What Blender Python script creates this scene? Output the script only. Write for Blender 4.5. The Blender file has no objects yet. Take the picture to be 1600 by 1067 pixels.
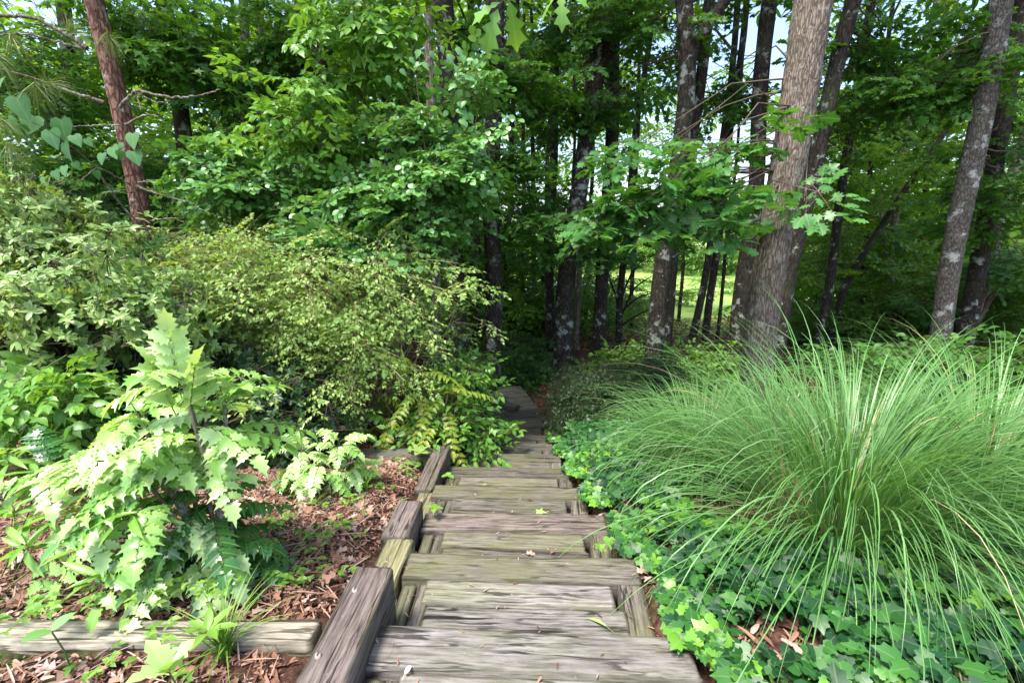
import bpy, math, random
import numpy as np
R = math.radians
rng = np.random.default_rng(7)
random.seed(7)
S = bpy.context.scene
COL = S.collection

# ------------------------------------------------------------------ camera
PITCH, CAMH, FPX = R(13.8), 1.265, 711.0
cd = bpy.data.cameras.new('camera'); cam = bpy.data.objects.new('camera', cd); COL.objects.link(cam)
cam.location = (0, 0, CAMH); cam.rotation_euler = (math.pi/2 - PITCH, 0, 0)
cd.sensor_width = 36; cd.lens = 36*FPX/1600; cd.clip_start = 0.05; cd.clip_end = 600
S.camera = cam
# ------------------------------------------------------------------ sky, sun, exposure
SUN_EL, SUN_AZ = R(66), R(225)          # azimuth clockwise from +Y: the sun stands behind and left of the camera
w = bpy.data.worlds.new('World'); S.world = w; w.use_nodes = True
nt = w.node_tree; bg = nt.nodes['Background']; sky = nt.nodes.new('ShaderNodeTexSky')
sky.sky_type = 'NISHITA'; sky.sun_disc = False; sky.sun_elevation = SUN_EL; sky.sun_rotation = SUN_AZ
sky.air_density = 1.0; sky.dust_density = 2.5; sky.ozone_density = 1.0
nt.links.new(sky.outputs[0], bg.inputs[0]); bg.inputs[1].default_value = 0.15
sl = bpy.data.lights.new('sun', 'SUN'); sl.energy = 2.6; sl.angle = R(14); sl.color = (1, .95, .87)
so = bpy.data.objects.new('sun', sl); COL.objects.link(so)
so.rotation_euler = (math.pi/2 - SUN_EL, 0, -SUN_AZ + math.pi)
S.view_settings.view_transform = 'Standard'; S.view_settings.look = 'None'
S.view_settings.exposure = 1.7; S.view_settings.gamma = 1
S.render.engine = 'CYCLES'
cy = S.cycles
cy.max_bounces = 7; cy.diffuse_bounces = 4; cy.glossy_bounces = 2; cy.transmission_bounces = 4
cy.transparent_max_bounces = 4; cy.caustics_reflective = False; cy.caustics_refractive = False
cy.use_denoising = True

# ------------------------------------------------------------------ pixel -> world
def ray(u, v):
    xc, yc = (u-800)/FPX, -(v-533.5)/FPX
    return np.array([xc, yc*math.sin(PITCH)+math.cos(PITCH), yc*math.cos(PITCH)-math.sin(PITCH)])
def P(u, v, y):
    d = ray(u, v); return np.array([0, 0, CAMH]) + d*(y/d[1])
def mpp(y, h=1.5): return (y*math.cos(PITCH)+h*math.sin(PITCH))/FPX     # metres per pixel

def sm(a, b, x):
    t = np.clip((x-a)/(b-a), 0, 1); return t*t*(3-2*t)
def wob(x, y, f, s=0):
    return (np.sin(x*f+s)*np.cos(y*f*1.3+s*2)+np.sin(x*f*2.1+y*f*1.7+s*3)*.5+np.sin(y*f*3.3-x*f*2.7+s)*.25)/1.75
def G(x, y):
    x = np.asarray(x, float); y = np.asarray(y, float)
    mid = np.interp(y, [-30, -4, .2, 1.21, 5.6, 7, 12, 40, 400], [1.0, .8, .26, -.05, -1.38, -1.42, -1.62, -2.7, -2.7])
    left = np.interp(y, [-30, -4, .3, 1.25, 3.4, 7.0, 12, 40, 400], [1.0, .8, .1, -.02, -.56, -1.15, -1.5, -2.7, -2.7])
    right = np.interp(y, [-30, -4, .3, 1.21, 5.6, 8, 12, 40, 400], [1.0, .8, .2, -.02, -1.15, -1.4, -1.6, -2.7, -2.7])
    ax = x + .04*(y-1.2)
    mid = mid - .24*sm(.56, .52, abs(ax))*sm(5.9, 5.5, y)
    z = mid + (left-mid)*sm(-.60, -.80, ax)*(ax < 0) + (right-mid)*sm(.62, .9, ax)*(ax > 0)
    return z + wob(x, y, 1.1)*.03*sm(.8, 2, abs(ax)) + wob(x, y, .3, 2)*.12*sm(8, 14, y)
def gz(x, y): return float(G(x, y))

# ------------------------------------------------------------------ materials
def new_mat(name):
    m = bpy.data.materials.new(name); m.use_nodes = True; t = m.node_tree; t.nodes.clear(); return m, t
def N(t, typ, **kw):
    n = t.nodes.new(typ)
    for k, v in kw.items():
        if k.startswith('i_'):
            key = k[2:]; key = int(key) if key.isdigit() else key.replace('_', ' ')
            n.inputs[key].default_value = v
        else: setattr(n, k, v)
    return n
def ramp(t, stops, fac):
    n = t.nodes.new('ShaderNodeValToRGB'); e = n.color_ramp.elements
    while len(e) < len(stops): e.new(.5)
    for k, (p, c) in enumerate(stops):
        e[k].position = p; e[k].color = (*c, 1) if len(c) == 3 else c
    t.links.new(fac, n.inputs[0]); return n.outputs[0]
def mixc(t, fac, a, b, mode='MIX'):
    n = t.nodes.new('ShaderNodeMix'); n.data_type = 'RGBA'; n.blend_type = mode
    for sock, val in ((n.inputs[0], fac), (n.inputs[6], a), (n.inputs[7], b)):
        if isinstance(val, bpy.types.NodeSocket): t.links.new(val, sock)
        elif isinstance(val, (int, float)): sock.default_value = val
        else: sock.default_value = (*val, 1)
    return n.outputs[2]
def leafmat(name, cols, rough=.45, trans=.35, vein=0., spec=.5, warm=1.5, vw=.045):
    m, t = new_mat(name)
    a = N(t, 'ShaderNodeAttribute', attribute_name='rnd')
    k = len(cols); c = ramp(t, [(i/(k-1) if k > 1 else 0, cols[i]) for i in range(k)], a.outputs['Fac'])
    if vein:
        l = N(t, 'ShaderNodeAttribute', attribute_name='lx')
        ab = N(t, 'ShaderNodeMath', operation='ABSOLUTE'); t.links.new(l.outputs['Fac'], ab.inputs[0])
        f = ramp(t, [(0, (vein,)*3), (vw, (0, 0, 0))], ab.outputs[0])
        c = mixc(t, f, c, (.45, .55, .22))
    p = N(t, 'ShaderNodeBsdfPrincipled', i_Roughness=rough)
    p.inputs['Specular IOR Level'].default_value = spec
    t.links.new(c, p.inputs['Base Color'])
    tr = N(t, 'ShaderNodeBsdfTranslucent')
    wc = mixc(t, 1.0, c, (warm, 1.25, .45), 'MULTIPLY'); t.links.new(wc, tr.inputs[0])
    mx = N(t, 'ShaderNodeMixShader'); mx.inputs[0].default_value = trans
    o = N(t, 'ShaderNodeOutputMaterial')
    t.links.new(p.outputs[0], mx.inputs[1]); t.links.new(tr.outputs[0], mx.inputs[2]); t.links.new(mx.outputs[0], o.inputs[0])
    return m
def barkmat(name, dark, light, scale=9, stretch=.22, lichen=0., lich=(.34, .37, .31), moss=0., bump=.5):
    m, t = new_mat(name)
    tc = N(t, 'ShaderNodeTexCoord'); mp = N(t, 'ShaderNodeMapping'); mp.inputs['Scale'].default_value = (scale, scale, scale*stretch)
    t.links.new(tc.outputs['Object'], mp.inputs[0])
    n0 = N(t, 'ShaderNodeTexNoise', i_Scale=1.3, i_Detail=5.0); t.links.new(mp.outputs[0], n0.inputs['Vector'])
    wv = mixc(t, .9, mp.outputs[0], n0.outputs['Color'], 'ADD')
    v = N(t, 'ShaderNodeTexVoronoi', feature='DISTANCE_TO_EDGE', i_Scale=2.2); t.links.new(wv, v.inputs['Vector'])
    n1 = N(t, 'ShaderNodeTexNoise', i_Scale=5.0, i_Detail=8.0, i_Roughness=.7); t.links.new(mp.outputs[0], n1.inputs['Vector'])
    f1 = ramp(t, [(0, (0, 0, 0)), (.22, (1, 1, 1))], v.outputs['Distance'])
    h = mixc(t, .68, f1, n1.outputs['Fac'])
    mid = tuple((a+b)/2 for a, b in zip(dark, light))
    c = ramp(t, [(.2, tuple(x*.55 for x in dark)), (.45, dark), (.62, mid), (.85, light)], h)
    if lichen:
        n2 = N(t, 'ShaderNodeTexNoise', i_Scale=5.5, i_Detail=7.0, i_Roughness=.72); t.links.new(tc.outputs['Object'], n2.inputs['Vector'])
        f = ramp(t, [(.60-lichen*.12, (0, 0, 0)), (.66-lichen*.1, (1, 1, 1))], n2.outputs['Fac'])
        c = mixc(t, f, c, lich)
    if moss:
        n3 = N(t, 'ShaderNodeTexNoise', i_Scale=2.1, i_Detail=6.0); t.links.new(tc.outputs['Object'], n3.inputs['Vector'])
        f = ramp(t, [(.5, (0, 0, 0)), (.75, (moss,)*3)], n3.outputs['Fac'])
        c = mixc(t, f, c, (.07, .09, .03))
    b = N(t, 'ShaderNodeBump', i_Strength=bump, i_Distance=.03); t.links.new(h, b.inputs['Height'])
    p = N(t, 'ShaderNodeBsdfPrincipled', i_Roughness=.9); p.inputs['Specular IOR Level'].default_value = .2
    t.links.new(c, p.inputs['Base Color']); t.links.new(b.outputs[0], p.inputs['Normal'])
    o = N(t, 'ShaderNodeOutputMaterial'); t.links.new(p.outputs[0], o.inputs[0]); return m
def woodmat(name, dark, mid, light, algae=(.10, .11, .035), alg=.5, stain=(.10, .075, .085), stn=.5):
    """weathered timber: the grain runs along the object's own X"""
    m, t = new_mat(name)
    tc = N(t, 'ShaderNodeTexCoord'); oi = N(t, 'ShaderNodeObjectInfo')
    off = N(t, 'ShaderNodeVectorMath', operation='SCALE'); off.inputs[3].default_value = 37.
    cx = N(t, 'ShaderNodeCombineXYZ')
    for i in range(3): t.links.new(oi.outputs['Random'], cx.inputs[i])
    t.links.new(cx.outputs[0], off.inputs[0])
    ad = N(t, 'ShaderNodeVectorMath', operation='ADD'); t.links.new(tc.outputs['Object'], ad.inputs[0]); t.links.new(off.outputs[0], ad.inputs[1])
    def mp(s):
        q = N(t, 'ShaderNodeMapping'); q.inputs['Scale'].default_value = s; t.links.new(ad.outputs[0], q.inputs[0]); return q.outputs[0]
    warp = N(t, 'ShaderNodeTexNoise', i_Scale=2.2, i_Detail=2.0); t.links.new(mp((1, 2.5, 2.5)), warp.inputs['Vector'])
    gv2 = N(t, 'ShaderNodeVectorMath', operation='MULTIPLY_ADD')
    gv2.inputs[1].default_value = (.2, .9, .9); t.links.new(warp.outputs['Color'], gv2.inputs[0]); t.links.new(mp((4.5, 60, 60)), gv2.inputs[2])
    g = N(t, 'ShaderNodeTexNoise', i_Scale=1.2, i_Detail=10.0, i_Roughness=.74); t.links.new(gv2.outputs[0], g.inputs['Vector'])
    c = ramp(t, [(.28, tuple(.5*x+.5*y for x, y in zip(dark, mid))), (.48, tuple(.75*x+.25*y for x, y in zip(mid, light))), (.68, tuple(.25*x+.75*y for x, y in zip(mid, light)))], g.outputs['Fac'])
    cr = N(t, 'ShaderNodeTexNoise', i_Scale=1.0, i_Detail=3.0)
    gv3 = N(t, 'ShaderNodeVectorMath', operation='MULTIPLY_ADD'); gv3.inputs[1].default_value = (.1, 1.3, 1.3)
    t.links.new(warp.outputs['Color'], gv3.inputs[0]); t.links.new(mp((1.6, 46, 46)), gv3.inputs[2]); t.links.new(gv3.outputs[0], cr.inputs['Vector'])
    crk = ramp(t, [(.36, (1, 1, 1)), (.41, (0, 0, 0))], cr.outputs['Fac'])
    c = mixc(t, crk, c, tuple(x*.22 for x in dark))
    k1 = N(t, 'ShaderNodeTexNoise', i_Scale=1.0, i_Detail=4.0, i_Roughness=.5); gv4 = N(t, 'ShaderNodeVectorMath', operation='MULTIPLY_ADD'); gv4.inputs[1].default_value = (.1, .5, .5)
    t.links.new(warp.outputs['Color'], gv4.inputs[0]); t.links.new(mp((1.1, 17, 17)), gv4.inputs[2]); t.links.new(gv4.outputs[0], k1.inputs['Vector'])
    sb = N(t, 'ShaderNodeMath', operation='SUBTRACT'); sb.inputs[1].default_value = .5; t.links.new(k1.outputs['Fac'], sb.inputs[0])
    ab_ = N(t, 'ShaderNodeMath', operation='ABSOLUTE'); t.links.new(sb.outputs[0], ab_.inputs[0])
    thin = ramp(t, [(0, (1, 1, 1)), (.012, (.9, .9, .9)), (.02, (0, 0, 0))], ab_.outputs[0])
    k2 = N(t, 'ShaderNodeTexNoise', i_Scale=1.0, i_Detail=2.0); t.links.new(mp((5, 20, 20)), k2.inputs['Vector'])
    crk = mixc(t, 1.0, thin, ramp(t, [(.44, (0, 0, 0)), (.52, (1, 1, 1))], k2.outputs['Fac']), 'MULTIPLY')
    c = mixc(t, crk, c, tuple(x*.6 for x in dark))
    fb = N(t, 'ShaderNodeTexNoise', i_Scale=1.0, i_Detail=5.0, i_Roughness=.7); t.links.new(mp((9, 95, 95)), fb.inputs['Vector'])
    c = mixc(t, 1.0, c, ramp(t, [(.40, (.55, .53, .5)), (.50, (1, 1, 1)), (.62, (1.3, 1.3, 1.3))], fb.outputs['Fac']), 'MULTIPLY')
    s1 = N(t, 'ShaderNodeTexNoise', i_Scale=1.0, i_Detail=6.0, i_Roughness=.65); t.links.new(mp((3, 8, 8)), s1.inputs['Vector'])
    c = mixc(t, ramp(t, [(.5, (0, 0, 0)), (.68, (stn,)*3)], s1.outputs['Fac']), c, stain)
    s2 = N(t, 'ShaderNodeTexNoise', i_Scale=1.0, i_Detail=6.0, i_Roughness=.7); t.links.new(mp((2.1, 5, 5)), s2.inputs['Vector'])
    c = mixc(t, ramp(t, [(.45, (0, 0, 0)), (.68, (alg,)*3)], s2.outputs['Color']), c, algae)
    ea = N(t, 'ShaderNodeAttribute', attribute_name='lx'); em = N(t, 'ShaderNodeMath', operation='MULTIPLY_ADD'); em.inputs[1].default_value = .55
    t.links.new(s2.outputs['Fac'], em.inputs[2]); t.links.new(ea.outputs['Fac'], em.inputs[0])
    c = mixc(t, ramp(t, [(.72, (0, 0, 0)), (1.0, (.6, .6, .6))], em.outputs[0]), c, (.045, .045, .02))  # mossy tone that also paints edge and gap darkening into the colour
    wn = N(t, 'ShaderNodeTexNoise', i_Scale=55.0, i_Detail=3.0); t.links.new(ad.outputs[0], wn.inputs['Vector'])
    c = mixc(t, ramp(t, [(.70, (0, 0, 0)), (.78, (.35, .35, .35))], wn.outputs['Fac']), c, (.42, .40, .36))
    vr = N(t, 'ShaderNodeMapRange'); vr.inputs[3].default_value = .72; vr.inputs[4].default_value = 1.3; t.links.new(oi.outputs['Random'], vr.inputs[0])
    c = mixc(t, 1.0, c, vr.outputs[0], 'MULTIPLY')
    b = N(t, 'ShaderNodeBump', i_Strength=.45, i_Distance=.003)
    hh = mixc(t, crk, g.outputs['Color'], (0, 0, 0)); t.links.new(hh, b.inputs['Height'])
    p = N(t, 'ShaderNodeBsdfPrincipled', i_Roughness=.72); p.inputs['Specular IOR Level'].default_value = .35
    t.links.new(c, p.inputs['Base Color']); t.links.new(b.outputs[0], p.inputs['Normal'])
    o = N(t, 'ShaderNodeOutputMaterial'); t.links.new(p.outputs[0], o.inputs[0]); return m
def plain(name, stops, scale=8, rough=.9, bump=.3, detail=8.0):
    m, t = new_mat(name)
    tc = N(t, 'ShaderNodeTexCoord'); n = N(t, 'ShaderNodeTexNoise', i_Scale=scale, i_Detail=detail, i_Roughness=.7); t.links.new(tc.outputs['Object'], n.inputs['Vector'])
    c = ramp(t, stops, n.outputs['Fac'])
    p = N(t, 'ShaderNodeBsdfPrincipled', i_Roughness=rough); p.inputs['Specular IOR Level'].default_value = .2
    b = N(t, 'ShaderNodeBump', i_Strength=bump, i_Distance=.02); t.links.new(n.outputs['Fac'], b.inputs['Height'])
    t.links.new(c, p.inputs['Base Color']); t.links.new(b.outputs[0], p.inputs['Normal'])
    o = N(t, 'ShaderNodeOutputMaterial'); t.links.new(p.outputs[0], o.inputs[0]); return m
def attrmat(name, cols, rough=.8, spec=.25):
    m, t = new_mat(name)
    a = N(t, 'ShaderNodeAttribute', attribute_name='rnd'); k = len(cols)
    c = ramp(t, [(i/(k-1), cols[i]) for i in range(k)], a.outputs['Fac'])
    p = N(t, 'ShaderNodeBsdfPrincipled', i_Roughness=rough); p.inputs['Specular IOR Level'].default_value = spec
    t.links.new(c, p.inputs['Base Color']); o = N(t, 'ShaderNodeOutputMaterial'); t.links.new(p.outputs[0], o.inputs[0]); return m

M = {}
M['oak_leaf'] = leafmat('oak_leaf', [(.035, .13, .028), (.055, .19, .04), (.09, .26, .06)], .42, .38, .25)
M['maple_leaf'] = leafmat('maple_leaf', [(.05, .15, .022), (.08, .23, .035), (.13, .31, .055)], .42, .48)
M['dark_leaf'] = leafmat('dark_leaf', [(.035, .12, .018), (.06, .18, .028), (.09, .24, .04)], .45, .48)
M['far_leaf'] = leafmat('far_leaf', [(.08, .2, .02), (.14, .31, .03), (.24, .42, .05)], .5, .55)
M['lime_leaf'] = leafmat('lime_leaf', [(.06, .15, .02), (.1, .23, .03), (.17, .32, .05)], .5, .5)
M['sapling_leaf'] = leafmat('sapling_leaf', [(.09, .24, .035), (.15, .35, .05), (.24, .45, .09)], .36, .38, .2)
M['round_leaf'] = leafmat('round_leaf', [(.07, .21, .045), (.12, .3, .07), (.24, .45, .17)], .3, .3, .15, .6)
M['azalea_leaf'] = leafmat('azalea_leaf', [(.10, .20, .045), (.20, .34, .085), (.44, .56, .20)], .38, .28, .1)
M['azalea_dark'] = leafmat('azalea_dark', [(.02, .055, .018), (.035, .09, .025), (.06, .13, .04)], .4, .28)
M['pale_leaf'] = leafmat('pale_leaf', [(.12, .25, .05), (.22, .37, .08), (.42, .54, .18)], .5, .4)
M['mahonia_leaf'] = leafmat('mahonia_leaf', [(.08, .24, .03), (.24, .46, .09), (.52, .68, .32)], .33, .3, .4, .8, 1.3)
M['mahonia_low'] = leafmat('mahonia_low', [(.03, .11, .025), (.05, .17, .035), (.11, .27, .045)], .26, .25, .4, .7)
M['yellow_leaf'] = leafmat('yellow_leaf', [(.13, .24, .025), (.22, .32, .03), (.34, .38, .04)], .4, .4, .4)
M['ivy_leaf'] = leafmat('ivy_leaf', [(.008, .045, .016), (.016, .075, .02), (.04, .15, .025), (.17, .38, .04)], .42, .22, .15, .4)
M['grass'] = leafmat('ornamental_grass', [(.035, .14, .03), (.06, .205, .045), (.10, .275, .07), (.2, .37, .16)], .38, .35, .6, .5, 1.4, .2)
M['dry_grass'] = attrmat('dry_grass', [(.22, .14, .07), (.33, .24, .13), (.45, .36, .22)])
M['weed'] = leafmat('weed_leaf', [(.09, .22, .025), (.15, .32, .04), (.24, .4, .07)], .45, .4)
M['needle'] = leafmat('pine_needle', [(.08, .15, .03), (.14, .22, .04), (.22, .27, .06)], .4, .3)
M['heart'] = leafmat('heart_leaf', [(.06, .2, .05), (.09, .26, .08), (.14, .32, .10)], .4, .4, .2)
M['litter'] = attrmat('litter', [(.045, .022, .016), (.13, .06, .04), (.2, .1, .065), (.3, .17, .12), (.30, .22, .19), (.40, .29, .24)])
M['litter_dark'] = attrmat('litter_dark', [(.05, .022, .015), (.12, .05, .03), (.2, .09, .05), (.3, .16, .1)])
M['twig'] = attrmat('twig', [(.035, .026, .018), (.08, .062, .044), (.15, .12, .085)])
M['pale_twig'] = attrmat('pale_twig', [(.2, .16, .08), (.33, .27, .15), (.44, .36, .23)])
M['green_stem'] = attrmat('green_stem', [(.08, .13, .03), (.15, .2, .06)])
M['oak_bark'] = barkmat('oak_bark', (.13, .10, .08), (.38, .31, .25), 22, .16, .25, (.3, .3, .25), .25, .7)
M['dark_bark'] = barkmat('dark_bark', (.026, .020, .016), (.075, .06, .05), 13, .25, .35, moss=.4)
M['lichen_bark'] = barkmat('lichen_bark', (.028, .022, .018), (.09, .074, .062), 13, .3, .5, (.3, .32, .28), .3)
M['grey_bark'] = barkmat('grey_bark', (.06, .052, .045), (.17, .152, .135), 16, .4, .45, (.33, .33, .31), .2)
M['pine_bark'] = barkmat('pine_bark', (.13, .06, .045), (.36, .2, .15), 10, .35, .35, (.36, .3, .28), 0, .8)
M['pale_bark'] = barkmat('pale_bark', (.13, .1, .08), (.32, .27, .22), 12, .25, .5)
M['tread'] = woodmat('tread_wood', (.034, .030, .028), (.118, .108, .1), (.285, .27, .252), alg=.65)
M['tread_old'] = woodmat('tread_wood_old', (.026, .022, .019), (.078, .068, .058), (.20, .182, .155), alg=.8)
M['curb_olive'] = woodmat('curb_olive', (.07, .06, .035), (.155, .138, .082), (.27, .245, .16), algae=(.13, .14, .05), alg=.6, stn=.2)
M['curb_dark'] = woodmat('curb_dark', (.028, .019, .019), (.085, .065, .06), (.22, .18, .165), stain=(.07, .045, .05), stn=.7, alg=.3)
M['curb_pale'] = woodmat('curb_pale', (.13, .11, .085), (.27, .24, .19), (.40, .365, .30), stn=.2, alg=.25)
M['shaded_wood'] = woodmat('shaded_timber', (.035, .031, .029), (.085, .077, .07), (.17, .158, .145), stn=.4, alg=.6)  # darkened wood for timbers under the trees, shade put into its colour
M['soil'] = plain('soil', [(.3, (.03, .016, .012)), (.5, (.11, .055, .038)), (.7, (.24, .14, .1))], 24, bump=.8)
M['screw'] = plain('rusty_screw', [(.3, (.16, .12, .1)), (.7, (.4, .36, .32))], 60, .6)
M['screw_dark'] = plain('screw_slot', [(.3, (.03, .025, .02)), (.7, (.06, .05, .045))], 60, .6)

# ------------------------------------------------------------------ mesh accumulator
class Acc:
    def __init__(s): s.v=[]; s.t=[]; s.r=[]; s.lx=[]; s.m=[]; s.n=0
    def add(s, v, t, rnd, lx=None, mat=0):
        v = np.asarray(v, np.float32).reshape(-1, 3); t = np.asarray(t, np.int32).reshape(-1, 3)
        s.v.append(v); s.t.append(t+s.n)
        s.r.append(np.broadcast_to(np.asarray(rnd, np.float32), (len(v),)))
        s.lx.append(np.broadcast_to(np.asarray(1. if lx is None else lx, np.float32), (len(v),)))
        s.m.append(np.full(len(t), mat, np.int32)); s.n += len(v)
    def arrays(s):
        return [np.concatenate(q) for q in (s.v, s.t, s.r, s.lx, s.m)]
    def build(s, name, mats, parent=None, base=None, smooth=False):
        v, t, r, lx, m = s.arrays()
        b = np.array(parent.get('_b') if parent is not None else (base if base is not None else (0, 0, 0)), float)
        me = bpy.data.meshes.new(name)
        me.vertices.add(len(v)); me.vertices.foreach_set('co', (v-b).astype(np.float32).ravel())
        me.loops.add(len(t)*3); me.loops.foreach_set('vertex_index', t.ravel())
        me.polygons.add(len(t)); me.polygons.foreach_set('loop_start', np.arange(0, len(t)*3, 3, dtype=np.int32))
        me.polygons.foreach_set('material_index', m)
        if smooth: me.polygons.foreach_set('use_smooth', np.ones(len(t), bool))
        for nm, arr in (('rnd', r), ('lx', lx)):
            a = me.attributes.new(nm, 'FLOAT', 'POINT'); a.data.foreach_set('value', np.ascontiguousarray(arr, np.float32))
        me.update(calc_edges=True)
        for q in mats: me.materials.append(M[q])
        o = bpy.data.objects.new(name, me); COL.objects.link(o)
        if parent is not None: o.parent = parent; o['_b'] = list(b)
        else: o.location = b; o['_b'] = list(b)
        return o

def tag(o, label=None, cat=None, group=None, kind=None):
    if label: o['label'] = label
    if cat: o['category'] = cat
    if group: o['group'] = group
    if kind: o['kind'] = kind
    return o
def thing(name, label, cat, base, group=None):
    o = bpy.data.objects.new(name, None); COL.objects.link(o); o.empty_display_size = .1
    o.location = [float(q) for q in base]; o['_b'] = [float(q) for q in base]
    return tag(o, label, cat, group)

def unit(a): return a/np.maximum(np.linalg.norm(a, axis=-1, keepdims=True), 1e-9)
def frames(d, n):
    y = unit(d); x = unit(np.cross(y, n)); z = np.cross(x, y)
    return np.stack([x, y, z], axis=-1)
def inst(acc, tm, Rm, T, s, rnd, mat=0):
    tv, tt, tlx = tm; n = len(T)
    if n == 0: return
    s = np.broadcast_to(np.asarray(s, float).reshape(-1, 1) if np.ndim(s) < 2 else s, (n, 3))
    v = np.einsum('nij,nvj->nvi', Rm, tv[None]*s[:, None, :]) + T[:, None, :]
    t = tt[None] + (np.arange(n)*len(tv))[:, None, None]
    acc.add(v, t, np.repeat(rnd, len(tv)), np.tile(tlx, n), mat)
def inst_acc(acc, pr, Rm, T, s, rnd, rmix=.35):
    """many copies of a prototype (v,t,r,lx,m) into acc"""
    v0, t0, r0, l0, m0 = pr; n = len(T)
    if n == 0: return
    s = np.broadcast_to(np.asarray(s, float).reshape(-1), (n,))
    v = np.einsum('nij,vj->nvi', Rm*s[:, None, None], v0) + T[:, None, :]
    t = t0[None] + (np.arange(n)*len(v0))[:, None, None]
    r = (1-rmix)*r0[None] + rmix*np.asarray(rnd)[:, None]
    acc.v.append(v.reshape(-1, 3).astype(np.float32)); acc.t.append((t.reshape(-1, 3)+acc.n).astype(np.int32))
    acc.r.append(r.ravel().astype(np.float32)); acc.lx.append(np.tile(l0, n)); acc.m.append(np.tile(m0, n)); acc.n += n*len(v0)
def tube(acc, pts, rad, k=5, mat=0, rnd=.5, cap=False):
    pts = np.asarray(pts, float); n = len(pts); rad = np.broadcast_to(np.asarray(rad, float), (n,))
    tg = unit(np.gradient(pts, axis=0)); ref = np.array([0, 0, 1.]) if abs(tg[0][2]) < .9 else np.array([1., 0, 0])
    x = unit(np.cross(tg, ref)); z = np.cross(tg, x)
    a = np.arange(k)*2*math.pi/k
    ring = pts[:, None] + rad[:, None, None]*(np.cos(a)[None, :, None]*x[:, None] + np.sin(a)[None, :, None]*z[:, None])
    i, j = np.meshgrid(np.arange(n-1), np.arange(k), indexing='ij'); i = i.ravel(); j = j.ravel(); j2 = (j+1) % k
    t = np.concatenate([np.stack([i*k+j, (i+1)*k+j, (i+1)*k+j2], 1), np.stack([i*k+j, (i+1)*k+j2, i*k+j2], 1)])
    v = ring.reshape(-1, 3)
    if cap:
        v = np.concatenate([v, pts[-1:]]); c = len(v)-1
        jj = np.arange(k); t = np.concatenate([t, np.stack([(n-1)*k+jj, np.full(k, c), (n-1)*k+(jj+1) % k], 1)])
    acc.add(v, t, rnd, None, mat)

# ------------------------------------------------------------------ leaf templates (length 1 along +Y, face up +Z)
def strip(half, fold=.25, curl=.25, asym=None):
    """half = [(x>=0, y)...] with y rising; returns verts,tris,lx"""
    v = []; lx = []; t = []
    for x, y in half:
        z = -curl*y*y
        v += [(-x, y, z+fold*x), (0, y, z), (x, y, z+fold*x)]; lx += [-x, 0, x]
    for i in range(len(half)-1):
        a = i*3; b = a+3
        if half[i][0] > 0 and half[i+1][0] > 0:
            t += [(a, a+1, b+1), (a, b+1, b), (a+1, a+2, b+2), (a+1, b+2, b+1)]
        elif half[i][0] > 0: t += [(a, a+1, b+1), (a+1, a+2, b+1)]
        else: t += [(a+1, b+1, b), (a+1, b+2, b+1)]
    return np.array(v, float), np.array(t), np.array(lx, float)
def fan(outline, c=(0, .35), fold=.12, curl=.2):
    """outline of the right half from base (0,0) to tip (0,1), mirrored"""
    pts = list(outline) + [(-x, y) for x, y in reversed(outline) if abs(x) > 1e-6]
    v = [(c[0], c[1], 0)]; lx = [0]
    for x, y in pts:
        r2 = x*x+(y-c[1])**2
        v.append((x, y, fold*abs(x)-curl*r2)); lx.append(x)
    n = len(pts); t = [(0, 1+i, 1+(i+1) % n) for i in range(n)]
    return np.array(v, float), np.array([(a, c_, b) for a, b, c_ in t]), np.array(lx, float)
OVAL = strip([(0, 0), (.15, .22), (.2, .5), (.14, .8), (0, 1)], .3, .15)
OVALP = strip([(0, 0), (.18, .3), (.17, .65), (0, 1)], .3, .2)
OVATE = strip([(0, 0), (.2, .1), (.31, .32), (.25, .6), (.1, .85), (0, 1.05)], .18, .25)
ROUND = strip([(0, 0), (.28, .1), (.42, .4), (.36, .7), (.15, .93), (0, 1)], .15, .2)
LANCE = strip([(0, 0), (.045, .12), (.085, .4), (.07, .7), (0, 1)], .5, .3)
MAPLE = fan([(0, 0), (.2, -.1), (.5, -.04), (.28, .2), (.62, .52), (.25, .5), (.2, .62), (0, 1)], (0, .22), .05, .25)
STAR = fan([(0, .02), (.36, -.08), (.22, .22), (.55, .5), (.18, .5), (0, 1)], (0, .25), .05, .25)
OAK = strip([(0, 0), (.07, .08), (.2, .22), (.1, .32), (.36, .5), (.17, .58), (.38, .82), (.16, .84), (0, 1.02)], .12, .3)
OAKB = fan([(0, 0), (.1, .1), (.3, .16), (.2, .3), (.45, .44), (.27, .52), (.42, .74), (.2, .76), (.16, .93), (0, 1.02)], (0, .5), .1, .35)
IVY = fan([(0, 0), (.2, -.14), (.4, -.06), (.52, .18), (.36, .3), (.42, .56), (.2, .62), (0, .95)], (0, .22), .14, .3)
HEART = fan([(0, 0), (.2, -.12), (.42, -.02), (.48, .25), (.3, .6), (0, 1)], (0, .25), .15, .2)
SPINY = strip([(0, 0), (.17, .0), (.30, -.02), (.25, .12), (.40, .22), (.25, .33), (.38, .48), (.22, .57), (.27, .75), (.09, .8), (0, 1.12)], .35, .3)
SPINE2 = strip([(0, 0), (.2, .05), (.17, .2), (.3, .28), (.2, .42), (.27, .55), (.13, .66), (.16, .8), (0, 1.05)], .3, .25)
LOBE3 = fan([(0, 0), (.3, .1), (.45, .4), (.25, .42), (.2, .75), (0, 1)], (0, .3), .1, .2)
CHIP = strip([(.12, 0), (.2, .3), (.16, .7), (.05, 1)], .4, .2)
DEAD = strip([(0, 0), (.25, .15), (.12, .3), (.35, .5), (.15, .6), (.2, .8), (0, 1)], .5, .5)
TRI = strip([(0, 0), (.3, .45), (0, 1)], .2, .2)

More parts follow.
